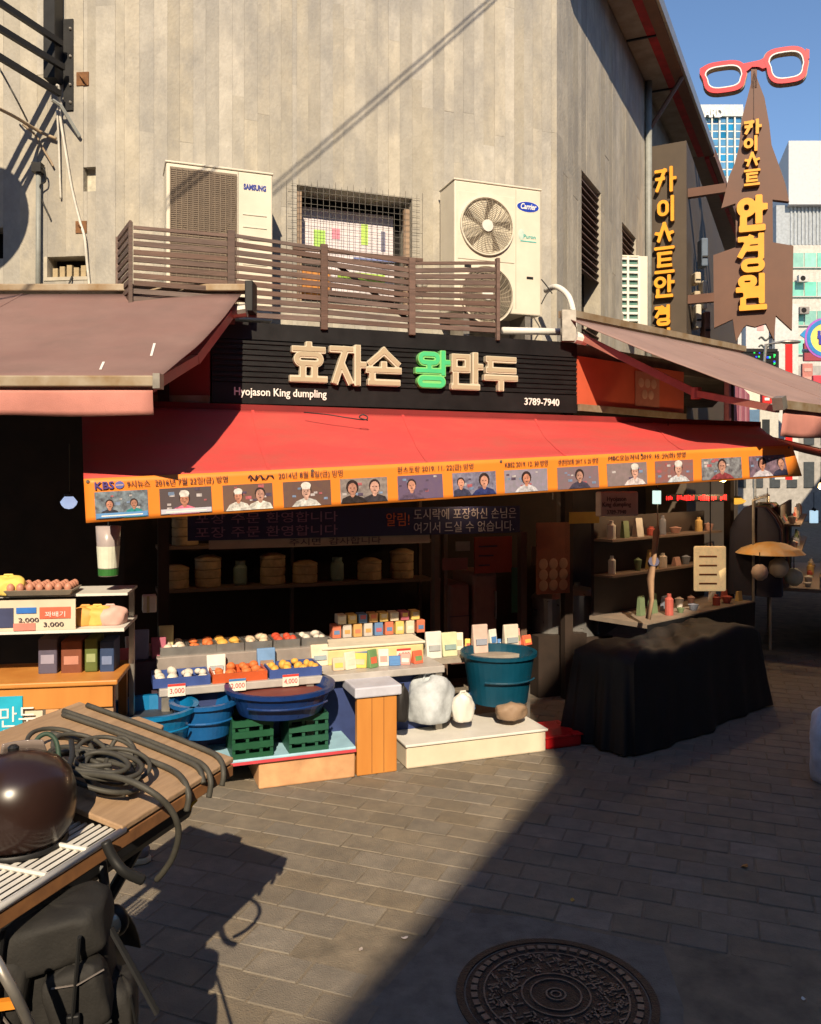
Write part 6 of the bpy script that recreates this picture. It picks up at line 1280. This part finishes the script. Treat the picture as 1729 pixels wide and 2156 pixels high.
# ================================================================ MOTORCYCLE, REAR RACK AND LOAD
BO = Vector((-.62, 2.89, 0)); BA = R(-18.4)
mc = thing('motorcycle', 'delivery motorcycle with rusty rear rack cut off at lower left', 'motorcycle', BO, BA)
RZ = 1.0
m_ = MB(); m_.box(-.02, .004, -1.75, 0, RZ - .045, RZ - .006); part('rack_side', m_, M_rust if False else mat('rusty_brown_wood', (.34, .15, .05), .8, var=.35, scale=10, col2=(.16, .07, .03)), mc, .003)
m_ = MB(); m_.box(-.53, -.506, -1.75, 0, RZ - .045, RZ - .006); part('rack_side', m_, mat('rusty_brown_wood', (.34, .15, .05)), mc, .003)
rod = MB(); rod.tube([(0, -1.72, 0), (0, -.585, 0)], .0058, 6); rodm = rod.mesh('rack_rod', M_whitept)
for k in range(22): o = link('rack_rod', rodm, mc); o.location = (-.012 - k * .0236, 0, RZ + .002)
crs = MB(); crs.tube([(-.52, 0, 0), (.0, 0, 0)], .0068, 6); crm = crs.mesh('rack_cross_rod', M_whitept)
for k in range(7): o = link('rack_cross_rod', crm, mc); o.location = (0, -.737 - k * .146 - .0, RZ + .012)
m_ = MB(); m_.tube([(0, -1.72, RZ + .004), (0, -.585, RZ + .004)], .010, 8); part('rack_edge_tube', m_, M_whitept, mc, smooth=True)
m_ = MB(); m_.tube([(-.10, -.25, RZ - .05), (-.12, -.5, .75), (-.2, -.8, .55), (-.26, -1.1, .5)], .018, 8); part('frame_tube', m_, M_black, mc)
m_ = MB(); m_.tube([(-.42, -.25, RZ - .05), (-.40, -.5, .75), (-.32, -.8, .55), (-.26, -1.1, .5)], .018, 8); part('frame_tube', m_, M_black, mc)
m_ = MB(); m_.box(-.44, -.08, -1.6, -.1, RZ - .16, RZ - .05); part('tail_body', m_, M_black, mc, .03)
m_ = MB(); m_.lathe([(.22, -.05), (.29, -.045), (.30, 0), (.29, .045), (.22, .05)], 36, (-.36, -.45, .30), Matrix.Rotation(R(90), 3, 'Y')); wh = part('wheel', m_, M_black, mc, smooth=True)
m_ = MB(); m_.lathe([(.05, -.05), (.21, -.02), (.22, 0), (.21, .02), (.05, .05)], 28, (-.36, -.45, .30), Matrix.Rotation(R(90), 3, 'Y')); part('rim', m_, M_alu, wh)
m_ = MB(); m_.grid(lambda u, v: (-.43 + .14 * v, -.45 + .34 * math.cos(.2 + 2.3 * u), .30 + .34 * math.sin(.2 + 2.3 * u)), 16, 3); o = part('fender', m_, M_black, mc, smooth=True); solid(o, .006)
tg = G(205, 1945, .72)
m_ = MB(); m_.tube([(-.10, -.56, .92), (-.05, -.60, .82), (-.02, -.61, .77)], .014, 8); part('lamp_bracket', m_, M_black, mc)
m_ = MB(); m_.ball((-.01, -.64, .76), .036, .04, .036, 16, 10); part('turn_signal', m_, mat('silver_lamp', (.42, .43, .36), .22, metal=.5, var=.1), mc, smooth=True)
m_ = MB(); m_.ball((-.01, -.612, .76), .042, .03, .044, 16, 8); part('signal_housing', m_, M_black, mc, smooth=True)
m_ = MB(); m_.tube([(-.34, -.9, .45), (-.34, -.6, .28), (-.28, -.25, .25)], [.05, .05, .045], 12); part('exhaust', m_, M_black, mc, smooth=True)
m_ = MB(); m_.box(-.40, -.12, -2.6, -1.76, .70, .82); part('seat', m_, M_black, mc, .05)
m_ = MB(); m_.lathe([(.22, -.05), (.29, -.045), (.30, 0), (.29, .045), (.22, .05)], 36, (-.26, -1.75, .30), Matrix.Rotation(R(90), 3, 'Y')); part('wheel', m_, M_black, mc, smooth=True)
bike = Matrix.LocRotScale(BO, Matrix.Rotation(BA, 3, 'Z').to_quaternion(), None)
def bk(x, y, z): return bike @ Vector((x, y, z))
# plywood board on the rack
pb_ = thing('plywood_board', 'weathered brown board strapped on the rear of the motorcycle rack', 'board', BO, BA)
m_ = MB(); th = R(12)
def bp(x, y, z): return Vector((x * math.cos(th), y, RZ + .002 - x * math.sin(th) * 1.0 + z))
m_.hexa([bp(-.66, -.60, 0), bp(.006, -.60, 0), bp(.006, .0, 0), bp(-.66, .0, 0)], [bp(-.66, -.60, .018), bp(.006, -.60, .018), bp(.006, .0, .018), bp(-.66, .0, .018)]); part('board', m_, M_ply, pb_, .004)
m_ = MB(); m_.hexa([bp(-.45, .0, 0), bp(-.30, .0, 0), bp(-.32, .05, 0), bp(-.43, .05, 0)], [bp(-.45, .0, .018), bp(-.30, .0, .018), bp(-.32, .05, .018), bp(-.43, .05, .018)]); part('tab', m_, M_ply, pb_, .004)
def bw(x, y, z=.03): return bike @ bp(x, y, z)
def hose(nm, pts, r, label, m=M_hose): o = cable(nm, pts, r, m, label, 8); o['category'] = 'hose'; return o
hose('rubber_hose', [bw(-.60, -.03), bw(-.35, -.03), bw(-.12, -.04), bw(-.02, -.06), bw(.02, -.09, .0), bw(.02, -.10, -.04)], .0095, 'grey rubber hose across the far edge of the board')
hose('rubber_hose', [bw(-.62, -.13), bw(-.35, -.12), bw(-.12, -.13), bw(-.02, -.15), bw(.02, -.17, .0), bw(.02, -.18, -.05)], .0095, 'grey rubber hose second from the far edge of the board')
hose('rubber_hose', [bw(-.60, -.155), bw(-.35, -.145), bw(-.12, -.155), bw(-.025, -.175), bw(.012, -.20, .0)], .009, 'thin grey hose lying along the second hose')
hose('rubber_hose', [bw(-.52, -.30), bw(-.36, -.26), bw(-.15, -.24), bw(-.04, -.26), bw(.015, -.29, 0), bw(.015, -.30, -.05)], .010, 'grey hose leading from the coil over the board edge')
random.seed(3)
pts = []; cc = (-.20, -.46)
for k in range(90):
    a = k * .42; rr = .055 + .062 * (.5 + .5 * math.sin(k * .13)) ; x = cc[0] + rr * 1.35 * math.cos(a) + .012 * math.sin(k * .7); y = cc[1] + rr * .95 * math.sin(a)
    pts.append(bw(x, y, .030 + .045 * abs(math.sin(k * .19)) + .0004 * k))
hose('hose_coil', pts, .0076, 'tangled coil of grey rubber hose on the board')
pts = [bw(-.40 + .17 * k / 24 + .11 * math.cos(k * .62), -.40 + .09 * math.sin(k * .62) - .03 * math.sin(k * .2), .035 + .05 * abs(math.sin(k * .33))) for k in range(40)]
hose('hose_coil', pts, .0072, 'looser hose tangle between the helmet and the main coil')
lz = lambda px, py, Y: W(px, py, Y)
hose('hose_loop', [lz(232, 1640, 2.62), lz(228, 1600, 2.66), lz(240, 1562, 2.70), lz(262, 1554, 2.70), lz(284, 1580, 2.68), lz(280, 1620, 2.64), lz(258, 1648, 2.60)], .0075, 'upright loop of thin hose standing on the coil')
hose('hose_loop', [lz(68, 1600, 2.35), lz(76, 1560, 2.40), lz(98, 1545, 2.42), lz(118, 1560, 2.42), lz(124, 1600, 2.40), lz(122, 1640, 2.36)], .007, 'dark green hose loop arching behind the helmet', flat((.03, .06, .04)))
hose('long_hose', [lz(130, 1628, 2.42), lz(190, 1630, 2.40), lz(260, 1640, 2.36), lz(320, 1668, 2.34), lz(360, 1705, 2.36), lz(376, 1750, 2.38), lz(366, 1800, 2.40), lz(345, 1835, 2.42), lz(330, 1852, 2.44)], .0092, 'long grey hose sweeping off the board and hanging down')
hose('thick_hose', [lz(222, 1772, 2.22), lz(238, 1806, 2.22), lz(262, 1835, 2.22), lz(300, 1853, 2.25)], .014, 'thick black hose end sticking out under the rack', M_cable)
hose('thin_strap', [lz(150, 1560, 2.5), lz(152, 1590, 2.44), lz(142, 1625, 2.38), lz(138, 1650, 2.33)], .008, 'dark strap running down beside the helmet', M_cable)
for k, (px, py) in enumerate(((418, 1663), (402, 1692))):
    t_ = thing('bungee_hook', ['yellow hook under the board edge, upper one', 'yellow hook under the board edge, lower one'][k], 'hook', W(px, py, 2.75)); m_ = MB(); m_.tube([(-.012, 0, -.02), (0, 0, 0), (.015, 0, .015)], .011, 6); part('hook', m_, flat((.75, .50, .02)), t_); m_ = MB(); m_.tube([(.015, 0, .015), (.02, .05, .06)], .006, 5); part('cord', m_, M_cable, t_)
# helmet
HC = W(42, 1678, 2.24); he = thing('helmet', 'glossy dark brown motorcycle helmet on the rack', 'helmet', (HC.x, HC.y, HC.z), R(20))
m_ = MB(); vs = []
prof = [(.001, .132), (.05, .123), (.09, .10), (.117, .065), (.129, .02), (.130, -.03), (.124, -.075), (.112, -.105), (.104, -.118)]
m_.lathe([(r_, z_ * .93) for r_, z_ in prof], 40, sx=1.1, sy=1.1); part('shell', m_, mat('brown_gloss_paint', (.026, .012, .009), .3, var=.15, coat=.25, spec=.5), he, smooth=True)
m_ = MB(); m_.lathe([(.106, -.112), (.112, -.122), (.104, -.13), (.09, -.12)], 36, sx=1.1, sy=1.1, cap=False); part('trim', m_, M_black, he, smooth=True)
m_ = MB(); m_.lathe([(.128, .0), (.134, .03), (.126, .06)], 40, sx=.97, sy=1.09); 
m_ = MB(); m_.lathe([(.014, 0), (.015, .012), (.009, .018), (0, .018)], 12, (-.02, .04, .112)); part('vent_knob', m_, M_black, he)
m_ = MB(); m_.grid(lambda u, v: (.126 * .97 * math.cos(1.0 + 1.15 * u) * (1.02 - .25 * v), .128 * 1.08 * math.sin(1.0 + 1.15 * u) * (1.02 - .25 * v), .05 + .07 * v), 14, 4); o = part('visor', m_, mat('smoked_visor', (.25, .2, .18), .1, coat=.5), he, smooth=True); solid(o, .004)
m_ = MB(); m_.tube([(.10, -.03, -.11), (.06, -.02, -.135), (-.06, -.02, -.135), (-.10, -.03, -.11)], .007, 6); part('chin_strap', m_, M_cable, he)
# saddle bag
sbp = W(128, 2060, 2.08); sb = thing('saddle_bag', 'black strapped saddle bag with pockets hanging under the motorcycle rack', 'bag', (sbp.x, sbp.y, 0), R(14))
M_bag = mat('black_grey_nylon', (.022, .020, .018), .75, var=.35, scale=16, bump=.12, bscale=140, col2=(.012, .011, .010)); M_strap = mat('black_webbing', (.012, .012, .012), .8); M_pip = mat('grey_piping', (.20, .17, .15), .5)
def softbox(mb, x0, x1, y0, y1, z0, z1, bul=.012, e=.45, tx=0.0):
    cx, cy, cz = (x0 + x1) / 2, (y0 + y1) / 2, (z0 + z1) / 2; hx, hy, hz_ = (x1 - x0) / 2, (y1 - y0) / 2, (z1 - z0) / 2
    n, mm = 32, 18; vs = []; fs = []; sp = lambda q: math.copysign(abs(q) ** e, q); Mt = Matrix.Rotation(tx, 3, 'Y')
    for i in range(mm + 1):
        a = math.pi * i / mm - math.pi / 2
        for k in range(n):
            t = 2 * math.pi * k / n; ca_, sa__, ct, st = math.cos(a), math.sin(a), math.cos(t), math.sin(t)
            w_ = 1 + bul * (1.6 * math.sin(5 * t + 4 * a) + .8 * math.sin(9 * t - 7 * a))
            v = Mt @ Vector((hx * sp(ca_) * sp(ct) * w_, hy * sp(ca_) * sp(st) * w_, hz_ * sp(sa__) * (1 + bul * math.sin(7 * t)))); vs.append((cx + v.x, cy + v.y, cz + v.z))
    for i in range(mm):
        for k in range(n): fs.append((i * n + k, i * n + (k + 1) % n, (i + 1) * n + (k + 1) % n, (i + 1) * n + k))
    mb.add(vs, fs)
def bag(nm, *a, m=None, **k): m_ = MB(); softbox(m_, *a, **k); return part(nm, m_, m or M_bag, sb, smooth=True)
bag('main_pouch', -.17, .13, -.06, .12, .40, .88, bul=.018, tx=R(-6))
bag('top_flap', -.15, .12, -.10, .10, .80, .93, bul=.02, tx=R(-12))
bag('front_pocket', -.02, .125, -.13, -.03, .66, .82, bul=.02, tx=R(-14))
bag('lower_pocket', -.13, .12, -.12, -.03, .42, .63, bul=.02, tx=R(-8))
bag('side_pocket', -.19, -.06, -.11, .02, .64, .86, bul=.02, tx=R(8))
bag('side_bulge', .10, .18, -.06, .10, .46, .72, bul=.02)
def strp(nm, pts, wd, m=M_strap): m_ = MB(); m_.tube(pts, wd, 6, True, .35); return part(nm, m_, m, sb)
strp('strap', [(-.11, -.10, .93), (-.12, -.135, .78), (-.09, -.13, .60), (-.04, -.14, .42)], .016); strp('strap', [(.06, -.12, .90), (.05, -.145, .74), (.03, -.14, .55), (-.02, -.14, .42)], .014)
strp('strap', [(-.17, -.09, .66), (-.02, -.135, .655), (.13, -.10, .68)], .012)
strp('zip', [(-.0, -.135, .795), (.06, -.142, .80), (.115, -.12, .815)], .004, M_pip); strp('zip', [(-.11, -.126, .60), (0, -.136, .61), (.10, -.12, .615)], .004, M_pip); strp('piping', [(-.14, -.11, .78), (-.08, -.13, .70), (.0, -.14, .655)], .005, M_pip)
m_ = MB(); m_.box(.035, .065, -.155, -.14, .70, .735); part('buckle', m_, M_black, sb, .004); m_ = MB(); m_.box(-.125, -.075, -.145, -.128, .765, .785); part('orange_tag', m_, flat((.75, .25, .02)), sb)
strp('loose_strap', [(.12, -.02, .86), (.18, -.05, .76), (.235, -.07, .66)], .012); strp('loose_strap', [(.17, -.05, .70), (.19, -.06, .60), (.20, -.06, .52)], .009)
m_ = MB(); m_.tube([W(-10, 2020, 1.72), W(30, 2090, 1.74), W(95, 2230, 1.78)], .011, 8); single('steel_stay', m_, M_alu, 'grey steel stay rod in front of the saddle bag', 'rod', smooth=True)
# shoe of someone hidden behind the load
sc_ = G(258, 1806, .03); sn = thing('sneaker', 'grey and cream sneaker with blue denim cuff behind the rack', 'shoe', (sc_.x, sc_.y, 0), R(8))
m_ = MB(); m_.slab([(-.13, -.02), (-.09, -.045), (.05, -.05), (.12, -.035), (.145, 0), (.12, .04), (.03, .05), (-.10, .04), (-.13, .01)], .002, .035, 'xy'); part('sole', m_, flat((.66, .58, .42)), sn, .008)
m_ = MB(); softbox(m_, -.12, .135, -.042, .042, .03, .085, .0); part('upper', m_, flat((.16, .14, .14)), sn, smooth=True)
m_ = MB(); softbox(m_, -.12, .02, -.04, .04, .05, .125, .0); part('ankle_collar', m_, flat((.14, .12, .12)), sn, smooth=True)
m_ = MB(); m_.lathe([(.055, .10), (.062, .14), (.060, .30), (.065, .62)], 18, (-.06, 0, 0)); part('denim_cuff', m_, mat('blue_denim', (.06, .10, .26), .9, var=.25, scale=20), sn, smooth=True)

finish_text()
